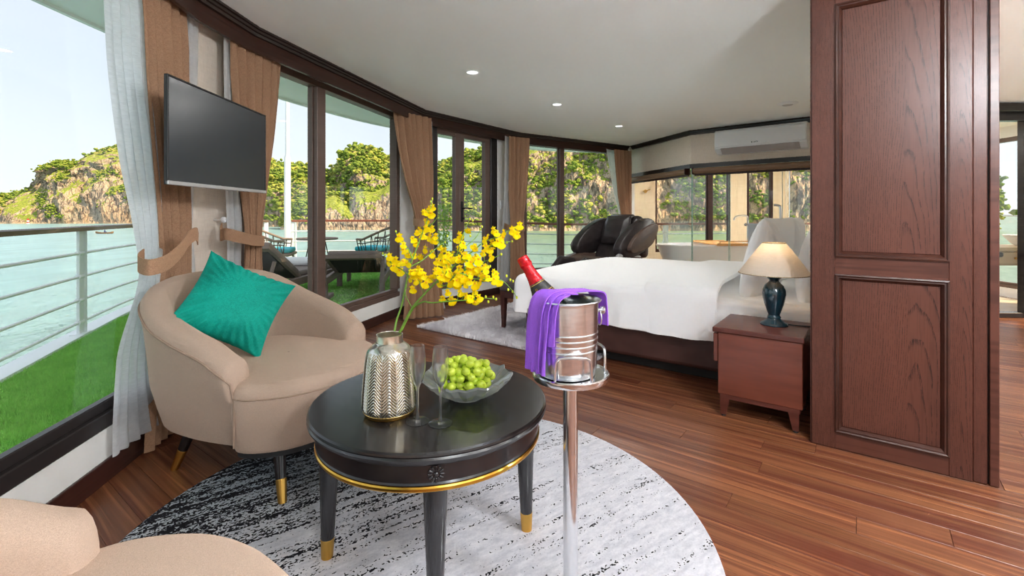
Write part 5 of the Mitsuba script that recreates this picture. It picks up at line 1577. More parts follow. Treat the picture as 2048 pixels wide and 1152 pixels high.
# nightstand
k = thing('nightstand', 'brown mahogany nightstand with splayed legs beside the bed', 'nightstand')
NF = frame((*bed(1.515, -0.418)[:2], 0), UH)
NL, NWd = 0.385, 0.40
part(k, 'body', mv(box2((0.012, 0.012, 0.115), (NL, NWd - 0.012, 0.430), 0.003), NF), 'mahogany', False)
part(k, 'top', mv(box2((-0.012, 0.0, 0.430), (NL + 0.008, NWd, 0.456), 0.004), NF), 'dark_mahogany', False)
dr_ = part(k, 'drawer', mv(box2((-0.012, 0.018, 0.275), (0.012, NWd - 0.018, 0.422), 0.004), NF), 'mahogany', False, 'drawer front')
part(dr_, 'knob', mv(mv(lathe([(0, 0), (0.006, 0), (0.006, 0.012), (0.013, 0.018), (0.011, 0.026), (0, 0.028)], 16), np.array([[0, 0, -1, -0.012], [0, 1, 0, NWd / 2], [1, 0, 0, 0.35], [0, 0, 0, 1.0]])), NF), 'brass', 40)
part(k, 'apron', mv(box2((0.02, 0.016, 0.092), (NL - 0.01, NWd - 0.016, 0.118), 0.003), NF), 'dark_mahogany', False)
for ax_, ay_ in ((0.02, 0.016), (NL - 0.06, 0.016), (0.02, NWd - 0.056), (NL - 0.06, NWd - 0.056)):
    sx_ = -1 if ax_ < 0.1 else 1
    q = np.array([[ax_, ay_], [ax_ + 0.045, ay_], [ax_ + 0.045, ay_ + 0.04], [ax_, ay_ + 0.04]])
    c0 = q.mean(0)
    lo = c0 + (q - c0) * 0.55 + [sx_ * 0.008, 0]
    lk = part(k, 'leg', mv(hull(np.vstack([np.c_[q, np.full(4, 0.095)], np.c_[lo, np.full(4, 0.008)]])), NF), 'dark_mahogany', False)
    part(lk, 'glide', mv(lathe([(0, 0), (0.011, 0), (0.011, 0.008), (0, 0.008)], 12, (*lo.mean(0), 0)), NF), 'rubber_black', False)

# table lamp
LCt = np.array([1.372, 2.474, 0.456])
k = thing('table_lamp', 'table lamp with teal ceramic foot and cream cone shade on the nightstand', 'lamp')
part(k, 'foot', lathe([(0, 0), (0.064, 0), (0.066, 0.004), (0.062, 0.010), (0.048, 0.018), (0.034, 0.028), (0.030, 0.036), (0.033, 0.040), (0.030, 0.046), (0.026, 0.052), (0.034, 0.075), (0.044, 0.105), (0.052, 0.138), (0.055, 0.162), (0.053, 0.184), (0.044, 0.204), (0.030, 0.219), (0.023, 0.228), (0.024, 0.236), (0.034, 0.246), (0.036, 0.250), (0.026, 0.254), (0, 0.254)], 56, LCt), 'ceramic_teal', 40)
part(k, 'socket', lathe([(0, 0.254), (0.014, 0.254), (0.016, 0.260), (0.011, 0.266), (0.017, 0.275), (0.017, 0.284), (0.011, 0.292), (0.013, 0.31), (0.013, 0.345), (0, 0.345)], 28, LCt), 'brass_shiny', 40, 'brass socket')
sh = grid(np.array([[[r * math.cos(a), r * math.sin(a), z] for a in np.arange(72) * 2 * np.pi / 72] for r, z in ((0.168, 0.268), (0.142, 0.307), (0.112, 0.350), (0.082, 0.392), (0.054, 0.428))]), closed_v=True)
shk = part(k, 'shade', mv(sh, move(*LCt)), 'lamp_shade', True, 'cream cloth shade')
ca = np.arange(72) * 2 * np.pi / 72
for r, z in ((0.168, 0.268), (0.054, 0.428)):
    part(shk, 'rim', tube(np.stack([LCt[0] + r * np.cos(ca), LCt[1] + r * np.sin(ca), np.full(72, LCt[2] + z)], 1), 0.0022, 6, closed=True), 'shade_rim', 60)
part(shk, 'spider', cat(*[tube([LCt + [0, 0, 0.40], LCt + [0.055 * math.cos(a), 0.055 * math.sin(a), 0.424]], 0.0015, 6) for a in (0.3, 2.4, 4.5)], tube([LCt + [0, 0, 0.34], LCt + [0, 0, 0.40]], 0.003, 8)), 'brass', 40)
bulb = trimesh.creation.icosphere(2, 0.024).apply_translation(LCt + [0, 0, 0.372])
kb = part(k, 'bulb', bulb, 'white_plastic', True)
scene[kb]['emitter'] = {'type': 'area', 'radiance': rgb(4.6, 3.1, 1.6)}
cp = spline([LCt + [0.06, -0.01, 0.004], LCt + [0.10, -0.04, 0.004], LCt + [0.15, -0.06, 0.004], LCt + [0.20, -0.10, 0.004], LCt + [0.235, -0.16, 0.0], LCt + [0.245, -0.17, -0.1], LCt + [0.25, -0.16, -0.3]], 6)
part(k, 'cord', tube(cp, 0.0028, 7), 'rubber_black', 60, 'black cord')

# bench at the foot of the bed
k = thing('bench', 'dark leather bench with tapered wooden legs at the foot of the bed', 'bench')
BF = frame((*bed(-0.50, 0.33)[:2], 0), UH)
bw, bl_ = 0.40, 1.25
part(k, 'seat', mv(rbox(bw, bl_, 0.085, 0.025, (bw / 2, bl_ / 2, 0.392)), BF), 'leather_bench', 40, 'dark leather seat')
part(k, 'frame', mv(cat(box2((0.012, 0.012, 0.292), (bw - 0.012, 0.04, 0.352)), box2((0.012, bl_ - 0.04, 0.292), (bw - 0.012, bl_ - 0.012, 0.352)), box2((0.012, 0.04, 0.292), (0.04, bl_ - 0.04, 0.352)), box2((bw - 0.04, 0.04, 0.292), (bw - 0.012, bl_ - 0.04, 0.352))), BF), 'dark_mahogany', False)
for x, y in ((0.01, 0.01), (bw - 0.06, 0.01), (0.01, bl_ - 0.06), (bw - 0.06, bl_ - 0.06)):
    q = np.array([[x, y], [x + 0.05, y], [x + 0.05, y + 0.05], [x, y + 0.05]]); c0 = q.mean(0)
    part(k, 'leg', mv(hull(np.vstack([np.c_[q, np.full(4, 0.352)], np.c_[c0 + (q - c0) * 0.55, np.full(4, 0.012)]])), BF), 'dark_mahogany', False)

# massage chair
k = thing('massage_chair', 'black and brown leather massage chair by the far window', 'massage chair')
MA = math.radians(222)
MF = frame((1.22, 6.32, 0), (math.cos(MA), math.sin(MA), 0))      # +x where a sitter looks; +y = the sitter's left (towards the camera)
B = lambda m: mv(m, MF)


def soft(pts, r, n=2):
    """Hull of balls at the points, as a padded shape."""
    ic = trimesh.creation.icosphere(n)
    r = np.broadcast_to(np.asarray(r, float), (len(pts),))
    return hull(np.vstack([ic.vertices * q + p for p, q in zip(np.asarray(pts, float), r)]))


def sideprism(poly, y0, y1, r=0.03):
    """A padded plate: polygon in x-z, between y0 and y1, with rounded edges."""
    P_ = np.array([(x, z, 0.0) for x, z in poly])
    Q_ = np.vstack([P_, P_[:2]])
    c_ = spline(np.vstack([P_[-1:], Q_]), 5)[5:-5, :2]
    m_ = c_.mean(0)
    bulge = 0.35 * abs(y1 - y0)
    pts_ = [(x, y, z) for x, z in c_ for y in (y0 + r, y1 - r)]
    pts_ += [(m_[0] + (x - m_[0]) * q, ym + sg_ * (abs(y1 - y0) / 2 - r + bulge * (1 - q * q)), m_[1] + (z - m_[1]) * q) for x, z in c_[::2] for q in (0.75, 0.45, 0.1) for ym, sg_ in (((y0 + y1) / 2, 1), ((y0 + y1) / 2, -1))]
    return soft(pts_, r)


def padded(c0, c1, hw, t, r, n_=7):
    """A padded board from the point c0 to c1 (x, z), half as wide as hw, bulging by t."""
    out_ = []
    c0, c1 = np.array(c0), np.array(c1)
    d_ = (c1 - c0) / np.linalg.norm(c1 - c0); nr = np.array([d_[1], -d_[0]])
    for a_ in np.linspace(0, 1, n_):
        for b_ in np.linspace(-1, 1, n_):
            k_ = (1 - (2 * a_ - 1) ** 4) * (1 - b_ ** 4)
            w_ = hw * (0.86 + 0.14 * math.sin(math.pi * a_))
            q_ = c0 + (c1 - c0) * a_
            for s__ in (-1, 1):
                e_ = q_ + nr * s__ * t * k_
                out_.append((e_[0], b_ * w_, e_[1]))
    return soft(out_, r, 1)


part(k, 'base', B(soft([(-0.35, -0.26, 0.08), (-0.35, 0.26, 0.08), (0.3, -0.26, 0.08), (0.3, 0.26, 0.08), (-0.35, 0.26, 0.16), (-0.35, -0.26, 0.16), (0.3, 0.26, 0.16), (0.3, -0.26, 0.16)], 0.07)), 'rubber_black', 40)
part(k, 'seat', B(soft([(-0.25, -0.2, 0.36), (-0.25, 0.2, 0.36), (0.30, -0.2, 0.42), (0.30, 0.2, 0.42)], 0.08)), 'leather_brown', 40, 'brown leather seat')
part(k, 'backrest', B(soft([(-0.22, -0.2, 0.42), (-0.22, 0.2, 0.42), (-0.50, -0.2, 0.92), (-0.50, 0.2, 0.92)], 0.1)), 'leather_black', 40)
part(k, 'head_pad', B(cat(padded((-0.20, 0.66), (-0.36, 0.99), 0.19, 0.045, 0.03), soft([(-0.36, y_, 0.99) for y_ in (-0.17, 0, 0.17)] + [(-0.46, y_, 1.01) for y_ in (-0.15, 0, 0.15)], 0.03))), 'leather_black', 40, 'black leather head pad')
part(k, 'back_shell', B(soft([(-0.56, -0.26, 0.5), (-0.56, 0.26, 0.5), (-0.66, -0.22, 0.9), (-0.66, 0.22, 0.9)], 0.06)), 'leather_brown', 40)
for sy in (1, -1):
    wing = part(k, 'shoulder_wing', B(sideprism([(0.14, 0.60), (-0.02, 0.53), (-0.40, 0.62), (-0.58, 0.86), (-0.44, 0.93), (-0.08, 0.80)], 0.27 if sy > 0 else -0.43, 0.43 if sy > 0 else -0.27, 0.055)), 'leather_black', 40, 'padded shoulder wing')
    part(wing, 'outer_panel', B(sideprism([(0.08, 0.61), (-0.03, 0.565), (-0.38, 0.65), (-0.53, 0.85), (-0.43, 0.89), (-0.09, 0.77)], 0.43 if sy > 0 else -0.50, 0.50 if sy > 0 else -0.43, 0.018)), 'leather_brown', 40, 'brown leather outer panel')
    part(k, 'armrest', B(soft([(-0.34, sy * 0.31, 0.20), (0.30, sy * 0.31, 0.20), (-0.34, sy * 0.31, 0.40), (0.05, sy * 0.31, 0.44), (0.38, sy * 0.31, 0.38)], 0.085)), 'leather_brown', 40, 'brown leather armrest')
    part(k, 'arm_trim', B(tube([[-0.3, sy * 0.37, 0.48], [0.05, sy * 0.37, 0.522], [0.38, sy * 0.36, 0.465]], 0.014, 8)), 'silver_plastic', 50, 'silver trim')
    part(k, 'leg_rest_side', B(soft([(0.40, sy * 0.2, 0.42), (0.62, sy * 0.2, 0.46), (0.86, sy * 0.2, 0.26), (0.80, sy * 0.2, 0.18)], 0.05)), 'leather_black', 40)
part(k, 'leg_rest', B(soft([(0.40, -0.17, 0.34), (0.40, 0.17, 0.34), (0.82, -0.17, 0.16), (0.82, 0.17, 0.16)], 0.05)), 'leather_black', 40)
part(k, 'foot_rest', B(soft([(0.84, -0.2, 0.10), (0.84, 0.2, 0.10), (0.98, -0.2, 0.14), (0.98, 0.2, 0.14), (0.88, -0.2, 0.2), (0.88, 0.2, 0.2)], 0.05)), 'leather_black', 40)
part(k, 'control_panel', B(soft([(0.12, 0.38, 0.53), (0.2, 0.38, 0.51)], 0.03)), 'silver_plastic', 40, 'silver control panel')

# ---------------------------------------------------------------- curtains


def curtain(name, label, group, spec, z0=0.012, z1=2.045, nv=70):
    """spec: a list of cloths (part, material, label, folds, amplitude, {height: (A, B)}), A and B being the cloth's two edges in plan at that height."""
    k = thing(name, label, 'curtain', group)
    for nm, mt, lb, folds, amp, ends, seed in spec:
        hs = sorted(ends)
        zs = np.linspace(z0 if min(hs) > 0.005 and min(hs) < 0.05 else min(hs), max(hs), nv)
        from scipy.interpolate import PchipInterpolator
        A = np.stack([PchipInterpolator(hs, [ends[h][0][i] for h in hs])(zs) for i in range(2)], 1)
        Bq = np.stack([PchipInterpolator(hs, [ends[h][1][i] for h in hs])(zs) for i in range(2)], 1)
        nu = int(folds * 16) + 8
        u = np.linspace(0, 1, nu)
        r = np.random.default_rng(seed)
        uw = u + 0.25 / folds * np.interp(u, np.linspace(0, 1, 9), r.normal(0, 0.6, 9)) * np.sin(np.pi * u)
        P = A[:, None] * (1 - u[None, :, None]) + Bq[:, None] * u[None, :, None]
        d = Bq - A; L = np.linalg.norm(d, axis=1, keepdims=True); d = d / L
        nrm_ = np.stack([d[:, 1], -d[:, 0]], 1)
        Lr = (L[:, 0] / L[:, 0].max())
        am = amp * np.clip(0.62 + 0.38 * Lr, 0, 1)
        t = (zs - zs[0]) / (zs[-1] - zs[0])
        am = am * (1 - 0.45 * np.clip((t - 0.9) / 0.1, 0, 1))
        ph = 2 * np.pi * folds * uw[None, :] + 0.35 * np.sin(t * 3.0 + seed)[:, None]
        wv = np.sin(ph) + 0.28 * np.sin(2 * ph + 1.3) + 0.35 * (meshkit.fbm(np.stack([uw[None, :] * folds * 1.2 + 0 * t[:, None], t[:, None] * 5 + 0 * u[None, :], seed + 0 * ph], -1), 3, seed) - 0.5)
        pf = np.interp(uw, np.linspace(0, 1, int(folds) + 2), r.uniform(0.55, 1.35, int(folds) + 2))
        off = wv * am[:, None] * pf[None, :]
        X = P + nrm_[:, None] * off[..., None] + d[:, None] * (0.35 * am[:, None] * np.sin(2 * ph))[..., None]
        Gd = np.concatenate([X, np.broadcast_to(zs[:, None, None], (nv, nu, 1))], -1)
        part(k, nm, sheet(Gd, 0.0022) if mt != 'sheer_cloth' else grid(Gd), mt, True, lb)
    return k


def tieback(name, label, pts, w, mat_='curtain_cloth', th=0.004, up=None, kk=None):
    """A cloth band of height w along the points; up: optional tilt vectors."""
    P = spline(pts, 10)
    n = len(P)
    tz = np.gradient(P, axis=0); tz /= np.linalg.norm(tz, axis=1, keepdims=True)
    upv = np.array([0, 0, 1.0]) - tz * tz[:, 2:]
    upv /= np.linalg.norm(upv, axis=1, keepdims=True)
    q = np.linspace(-0.5, 0.5, 7)
    Gd = P[:, None] + upv[:, None] * (q * w)[None, :, None]
    k = thing(name, label, 'tieback', 'cloth tiebacks round the curtains')
    part(k, 'band', sheet(Gd, th), mat_, 50)
    return k


WL = lambda y, off: np.array([-1.58 - 0.16 * (y - 1.87) + off, y])       # along the left wall
S01 = lambda y, off: np.array([-2.428 + 0.262 * y + off, y])             # along the window wall behind it
S12 = lambda y, off: np.array([-4.773 + 0.7423 * y + off, y])
S23 = lambda x, off: np.array([x, 6.524 + 0.695 * (x - 0.07) - off])


def sight(px, line, lo, hi, off):
    """The parameter at which line(t, off) lies in the column px."""
    for _ in range(60):
        m = (lo + hi) / 2
        p = line(m, off)
        c = 1024 + FOC * p[0] / p[1]
        if c < px: lo = m
        else: hi = m
    return line((lo + hi) / 2, off)


lw = lambda px, off=0.10: sight(px, WL, 1.0, 2.6, 0.035 + 0.12 * (off - 0.10))
# 1: left of the armchair
curtain('curtain', 'brown curtain with white sheer, tied back behind the armchair, left of the television', 'tied curtains at the windows', [
    ('sheer', 'sheer_cloth', 'white sheer', 4.5, 0.018, {0.10: (lw(222), lw(316, 0.14)), 0.45: (lw(232), lw(300, 0.14)), 0.80: (lw(279, 0.11), lw(318, 0.15)), 0.92: (lw(272, 0.11), lw(322, 0.15)), 1.3: (lw(236), lw(312)), 1.7: (lw(212), lw(292)), 2.045: (lw(205), lw(287))}, 3),
    ('drape', 'curtain_cloth', 'brown drape', 5.5, 0.025, {0.04: (lw(292, 0.11), lw(372, 0.14)), 0.45: (lw(305, 0.11), lw(374, 0.14)), 0.80: (lw(318, 0.12), lw(376, 0.13)), 0.92: (lw(314, 0.12), lw(376, 0.13)), 1.3: (lw(296, 0.12), lw(372, 0.12)), 1.7: (lw(281, 0.12), lw(372, 0.12)), 2.045: (lw(272, 0.12), lw(372, 0.12))}, 5),
    ('sheer', 'sheer_cloth', 'white sheer', 2.5, 0.012, {0.015: (lw(366, 0.08), lw(398, 0.08)), 0.80: (lw(370, 0.07), lw(389, 0.07)), 0.95: (lw(370, 0.07), lw(384, 0.07)), 1.35: (lw(366, 0.07), lw(390, 0.07)), 2.045: (lw(366, 0.07), lw(396, 0.07))}, 8)])
tb1 = [at(288, 512, 1.90), at(279, 520, 1.80), at(278, 529, 1.73), at(300, 535, 1.70), at(335, 524, 1.78), at(362, 500, 1.90), at(378, 477, 2.02), at(392, 468, 2.10), at(396, 478, 2.17)]
tieback('tieback', 'brown cloth tieback round the curtain left of the television, its end sticking out', [q for q in tb1], 0.058)
# 2: behind the television
s1 = lambda px, off: sight(px, S01, 1.9, 4.85, off)
wc = lambda px: np.array([*(lambda y: (-1.675 + 0.07, y))(1.605 / (1024 - px) * FOC)])
curtain('curtain', 'brown curtain with white sheer, tied back right behind the television', 'tied curtains at the windows', [
    ('sheer', 'sheer_cloth', 'white sheer', 2.5, 0.012, {0.015: (wc(446), s1(480, 0.09)), 0.8: (wc(450), s1(482, 0.09)), 0.92: (wc(450), s1(484, 0.09)), 1.3: (wc(446), s1(476, 0.09)), 2.045: (wc(447), s1(470, 0.09))}, 13),
    ('drape', 'curtain_cloth', 'brown drape', 6, 0.026, {0.015: (wc(470) + [0.02, 0], s1(530, 0.10)), 0.5: (wc(478) + [0.02, 0], s1(527, 0.10)), 0.88: (wc(485) + [0.02, 0], s1(524, 0.10)), 1.2: (wc(474) + [0.02, 0], s1(537, 0.10)), 1.6: (wc(462) + [0.02, 0], s1(553, 0.09)), 2.045: (wc(454) + [0.02, 0], s1(563, 0.09))}, 15)])
tieback('tieback', 'brown cloth tieback round the curtain behind the television', [at(445, 455, 2.62), at(441, 470, 2.56), at(452, 468, 2.50), at(478, 474, 2.55), at(505, 480, 2.68), at(523, 482, 2.86), at(528, 482, 2.95)], 0.062)
kn = thing('wall_hook', 'small round white wall hook holding the tieback on the beige pier', 'hook')
kp = np.array([-1.678, 2.655, 1.003])
part(kn, 'stem', tube([kp + [0.0, 0, 0], kp + [0.05, 0, 0]], 0.006, 10), 'chrome', 40)
part(kn, 'ball', trimesh.creation.icosphere(2, 0.018).apply_translation(kp + [0.06, 0, 0]), 'white_plastic', True)
# 3: at the balcony door
s2 = lambda px, off: sight(px, S12, 4.0, 6.4, off)
mid3 = lambda px, d: at(px, 430, d)[:2]
curtain('curtain', 'brown curtain tied back between the sliding window and the balcony door', 'tied curtains at the windows', [
    ('sheer', 'sheer_cloth', 'white sheer', 2, 0.010, {0.015: (mid3(872, 4.95), mid3(891, 5.15)), 0.9: (mid3(852, 5.0), mid3(866, 5.1)), 2.045: (mid3(846, 5.0), mid3(864, 5.1))}, 23),
    ('drape', 'curtain_cloth', 'brown drape', 6, 0.031, {0.02: (mid3(806, 4.60), mid3(888, 4.80)), 0.4: (mid3(814, 4.62), mid3(879, 4.85)), 0.85: (mid3(831, 4.75), mid3(862, 4.92)), 1.0: (mid3(829, 4.75), mid3(863, 4.92)), 1.35: (mid3(810, 4.66), mid3(864, 4.95)), 1.7: (mid3(794, 4.60), mid3(863, 4.95)), 2.045: (mid3(785, 4.56), mid3(862, 4.95))}, 25)])
tieback('tieback', 'brown cloth tieback round the curtain at the balcony door', [at(827, 440, 4.78), at(829, 444, 4.66), at(846, 446, 4.62), at(862, 440, 4.75), at(868, 434, 4.92)], 0.07)
# 4: right of the balcony door
curtain('curtain', 'brown curtain with white sheer tied back right of the balcony door', 'tied curtains at the windows', [
    ('sheer', 'sheer_cloth', 'white sheer', 2.5, 0.010, {0.02: (mid3(1000, 6.05), mid3(1032, 6.3)), 0.8: (mid3(1003, 6.05), mid3(1030, 6.3)), 1.3: (mid3(1008, 6.05), mid3(1028, 6.3)), 2.045: (mid3(1010, 6.05), mid3(1028, 6.3))}, 33),
    ('drape', 'curtain_cloth', 'brown drape', 4.5, 0.028, {0.02: (mid3(1020, 6.08), mid3(1054, 6.25)), 0.75: (mid3(1022, 6.08), mid3(1048, 6.25)), 0.88: (mid3(1022, 6.08), mid3(1047, 6.25)), 1.3: (mid3(1018, 6.08), mid3(1053, 6.25)), 2.045: (mid3(1017, 6.08), mid3(1059, 6.25))}, 35)])
tieback('tieback', 'brown cloth tieback round the curtain right of the balcony door', [at(1004, 446, 6.20), at(1009, 452, 6.08), at(1022, 456, 5.98), at(1040, 457, 6.02), at(1050, 456, 6.2)], 0.075)
# 5: beside the massage chair
curtain('curtain', 'brown curtain with white sheer beside the massage chair, next to the glass bathroom', 'tied curtains at the windows', [
    ('sheer', 'sheer_cloth', 'white sheer', 2.5, 0.012, {0.02: (mid3(1218, 7.28), mid3(1246, 7.5)), 0.95: (mid3(1238, 7.3), mid3(1250, 7.5)), 1.4: (mid3(1226, 7.28), mid3(1242, 7.5)), 2.045: (mid3(1212, 7.25), mid3(1238, 7.5))}, 43),
    ('drape', 'curtain_cloth', 'brown drape', 4.5, 0.028, {0.02: (mid3(1228, 7.3), mid3(1262, 7.52)), 0.9: (mid3(1242, 7.35), mid3(1262, 7.52)), 1.4: (mid3(1234, 7.32), mid3(1262, 7.52)), 2.045: (mid3(1229, 7.3), mid3(1262, 7.5))}, 45)])

# ---------------------------------------------------------------- television, air conditioner, ceiling lights
tv = thing('television', 'black flat television on a swivel wall arm in front of the curtains', 'television')
tl, tr_ = np.array([-1.33, 1.82]), np.array([-1.354, 2.594])
tdir = (tr_ - tl) / np.linalg.norm(tr_ - tl)
TF = frame((*tl, 1.148), (tdir[0], tdir[1], 0))              # local x along the screen, -y = towards the room
tw_, th_ = float(np.linalg.norm(tr_ - tl)), 0.428
part(tv, 'housing', mv(cat(box2((0, 0.004, 0.0), (tw_, 0.012, th_), 0.002), box2((0.12, 0.01, 0.05), (tw_ - 0.12, 0.05, th_ - 0.1), 0.012)), TF), 'rubber_black', False)
part(tv, 'bezel', mv(cat(box2((0, -0.004, 0.0), (0.008, 0.006, th_), 0.002), box2((tw_ - 0.008, -0.004, 0.0), (tw_, 0.006, th_), 0.002), box2((0, -0.004, th_ - 0.008), (tw_, 0.006, th_), 0.002)), TF), 'rubber_black', False)
part(tv, 'lower_bezel', mv(box2((0, -0.006, 0.0), (tw_, 0.006, 0.016), 0.002), TF), 'silver_plastic', False, 'silver strip along the lower edge')
part(tv, 'screen', mv(box2((0.008, -0.001, 0.016), (tw_ - 0.008, 0.005, th_ - 0.008), 0.0005), TF), 'screen', False)
part(tv, 'wall_arm', mv(cat(box2((0.30, 0.05, 0.12), (0.52, 0.07, 0.30), 0.004), box2((0.39, 0.07, 0.19), (0.43, 0.24, 0.23), 0.004), box2((0.36, 0.235, 0.1), (0.46, 0.262, 0.32), 0.004)), TF), 'rubber_black', False)

ac = thing('air_conditioner', 'white wall mounted air conditioner above the glass bathroom partition', 'air conditioner')
PF = frame([*P4, 0], [P5[0] - P4[0], P5[1] - P4[1], 0])          # -y = towards the bedroom
a0, a1 = t_at(P4, P5, 1436) + 0.02, t_at(P4, P5, 1436) + 1.0
zb, zt = 1.785, 2.07
prof = [(0.0, zt), (-0.17, zt), (-0.195, zt - 0.02), (-0.20, zt - 0.05), (-0.198, zb + 0.075), (-0.185, zb + 0.05), (-0.12, zb + 0.004), (-0.10, zb), (0.0, zb)]
bm = extrude(Polygon(prof), a1 - a0)          # x = y-offset, y = height, z along
R = np.array([[0, 0, 1, a0], [1, 0, 0, -0.001], [0, 1, 0, 0], [0, 0, 0, 1.0]])
part(ac, 'body', mv(mv(bm, R), PF), 'white_plastic', 30)
part(ac, 'front_panel', mv(box2((a0 + 0.004, -0.208, zb + 0.078), (a1 - 0.004, -0.198, zt - 0.03), 0.005), PF), 'white_plastic', False)
lv = hull([(a0 + 0.07, -0.193, zb + 0.066), (a1 - 0.07, -0.193, zb + 0.066), (a0 + 0.07, -0.126, zb + 0.002), (a1 - 0.07, -0.126, zb + 0.002), (a0 + 0.07, -0.199, zb + 0.062), (a1 - 0.07, -0.199, zb + 0.062), (a0 + 0.07, -0.13, zb - 0.005), (a1 - 0.07, -0.13, zb - 0.005)])
part(ac, 'louvre', mv(lv, PF), 'silver_plastic', False)
tm = meshkit.text_mesh('GREE', 0.016, 0.001)
wtx = tm.bounds[1][0]
L = np.array([[1, 0, 0, (a0 + a1) / 2 - 0.05], [0, 0, -1, -0.2075], [0, 1, 0, zb + 0.098], [0, 0, 0, 1.0]])
dot = lathe([(0, 0), (0.008, 0), (0.008, 0.001), (0, 0.001)], 20, (-0.014, 0.008, 0))
part(ac, 'lettering', mv(mv(cat(tm, dot), L), PF), 'alu_dark', False)

DL = [(-0.324 * 0.949 - 0.0, 3.87 * 0.949), (0.476 * 0.949, 4.995 * 0.949), (1.405 * 0.949, 6.207 * 0.949)]
lblD = ['round recessed ceiling spot light nearest the camera', 'round recessed ceiling spot light, middle one of the row', 'round recessed ceiling spot light nearest the massage chair']
added_spots = [(2.75, 7.0), (4.2, 7.2), (5.2, 6.2), (0.55, -0.6), (2.6, -1.25), (1.25, -0.1), (2.4, 0.9), (2.9, -0.6), (3.9, 0.6), (4.6, 2.4), (3.2, 2.2)]  # unseen spots added to brighten the cabin, corridor and bathroom
for i, (x, y) in enumerate(DL + added_spots):
    k = thing('ceiling_light', lblD[i] if i < 3 else ('unseen ceiling spot light added over the bathtub', 'unseen ceiling spot light added in the middle of the bathroom', 'unseen ceiling spot light added at the vanity table')[i - 3] if i < 6 else ('unseen ceiling spot light added behind the camera, next to the added globe lamp', 'unseen ceiling spot light added at the windows behind the camera', 'unseen ceiling spot light added just right of the camera', 'unseen ceiling spot light added at the near end of the corridor', 'unseen ceiling spot light added at the corridor windows behind the camera', 'unseen ceiling spot light added in the middle of the corridor', 'unseen ceiling spot light added before the bathroom doorway', 'unseen ceiling spot light added behind the wall at the head of the bed')[i - 6], 'light', 'recessed ceiling spot lights' if i < 3 else 'spot lights added in the bathroom' if i < 6 else 'ceiling spot lights added out of view')
    part(k, 'trim_ring', lathe([(0.040, CEIL - 0.004), (0.050, CEIL - 0.004), (0.0535, CEIL - 0.001), (0.0535, CEIL + 0.001), (0.040, CEIL + 0.001)], 40, (x, y, 0)), 'gloss_white', 30)
    d = lathe([(0, CEIL - 0.0025), (0.041, CEIL - 0.0025), (0.041, CEIL - 0.0005), (0, CEIL - 0.0005)], 32, (x, y, 0))
    kk = part(k, 'lens', d, 'white_plastic', False)
    q = LAMP * (0.35 if i < 3 else 1.0)
    scene[kk]['emitter'] = {'type': 'area', 'radiance': rgb(q, q * 0.98, q * 0.95)}
for i, (x, y) in enumerate([(1.2, -1.15), (1.2, 0.55), (4.4, 1.3)]):  # unseen globe pendants, added as fill light for the cabin
    k = thing('added_pendant_lamp', ('unseen globe pendant lamp added behind the camera to brighten the cabin', 'unseen globe pendant lamp added in front of the wooden panelled wall end to brighten the bed', 'unseen globe pendant lamp added in the corridor as fill light')[i], 'lamp', 'globe pendants added as fill light')
    part(k, 'rose', lathe([(0, CEIL - 0.03), (0.045, CEIL - 0.03), (0.06, CEIL - 0.01), (0.06, CEIL), (0, CEIL)], 32, (x, y, 0)), 'brass', 30)
    part(k, 'rod', lathe([(0, 1.90), (0.007, 1.90), (0.007, CEIL - 0.02), (0, CEIL - 0.02)], 12, (x, y, 0)), 'brass', 30)
    part(k, 'cap', lathe([(0, 1.885), (0.05, 1.885), (0.045, 1.91), (0.012, 1.93), (0, 1.93)], 32, (x, y, 0)), 'brass', 30)
    kk = part(k, 'globe', trimesh.creation.icosphere(3, 0.13).apply_translation((x, y, 1.765)), 'white_plastic', True)
    scene[kk]['emitter'] = {'type': 'area', 'radiance': rgb(*(np.array([0.93, 0.98, 1.03]) * ADDED_GLOBE * (0.75, 1.15, 1.1)[i]))}
k = thing('smoke_detector', 'flat round white ceiling sensor above the bed', 'smoke detector')
part(k, 'housing', lathe([(0, CEIL - 0.018), (0.06, CEIL - 0.018), (0.075, CEIL - 0.012), (0.092, CEIL - 0.004), (0.095, CEIL), (0, CEIL)], 48, (2.886 * 0.949, 4.95 * 0.949, 0)), 'white_plastic', 30)
part(k, 'grille', lathe([(0.0, CEIL - 0.020), (0.045, CEIL - 0.020), (0.05, CEIL - 0.0175), (0.0, CEIL - 0.0175)], 40, (2.886 * 0.949, 4.95 * 0.949, 0)), 'silver_plastic', 30)

# ---------------------------------------------------------------- bathroom
struct('bath_floor', extrude(Polygon([P3, P4, P5, P6, (4.6, 4.81), (6.15, 4.81), (6.15, 8.4), (4.05, 8.4), (2.08, 7.85)]).buffer(-0.06), 0.012, 0.0), 'stone_bath', False, 'beige stone tiles of the bathroom floor')
tc = np.array([3.03, 7.18]); ta_ = 0.0
k = thing('bathtub', 'white freestanding oval bathtub behind the glass partition', 'bathtub')
aa = np.arange(72) * 2 * np.pi / 72
sup = lambda e: np.sign(e) * np.abs(e) ** 0.8
rows = []
for q, z in ((0.0, 0.02), (0.68, 0.02), (0.74, 0.06), (0.86, 0.3), (0.97, 0.54), (1.0, 0.57), (0.995, 0.585), (0.975, 0.59), (0.95, 0.583), (0.92, 0.55), (0.80, 0.25), (0.7, 0.16), (0.0, 0.14)):
    rows.append(np.stack([tc[0] + 0.82 * q * sup(np.cos(aa)), tc[1] + 0.42 * q * sup(np.sin(aa)), np.full(72, z)], 1))
m = grid(np.array(rows), closed_v=True); trimesh.repair.fix_normals(m)
part(k, 'shell', m, 'tub_white', 35)
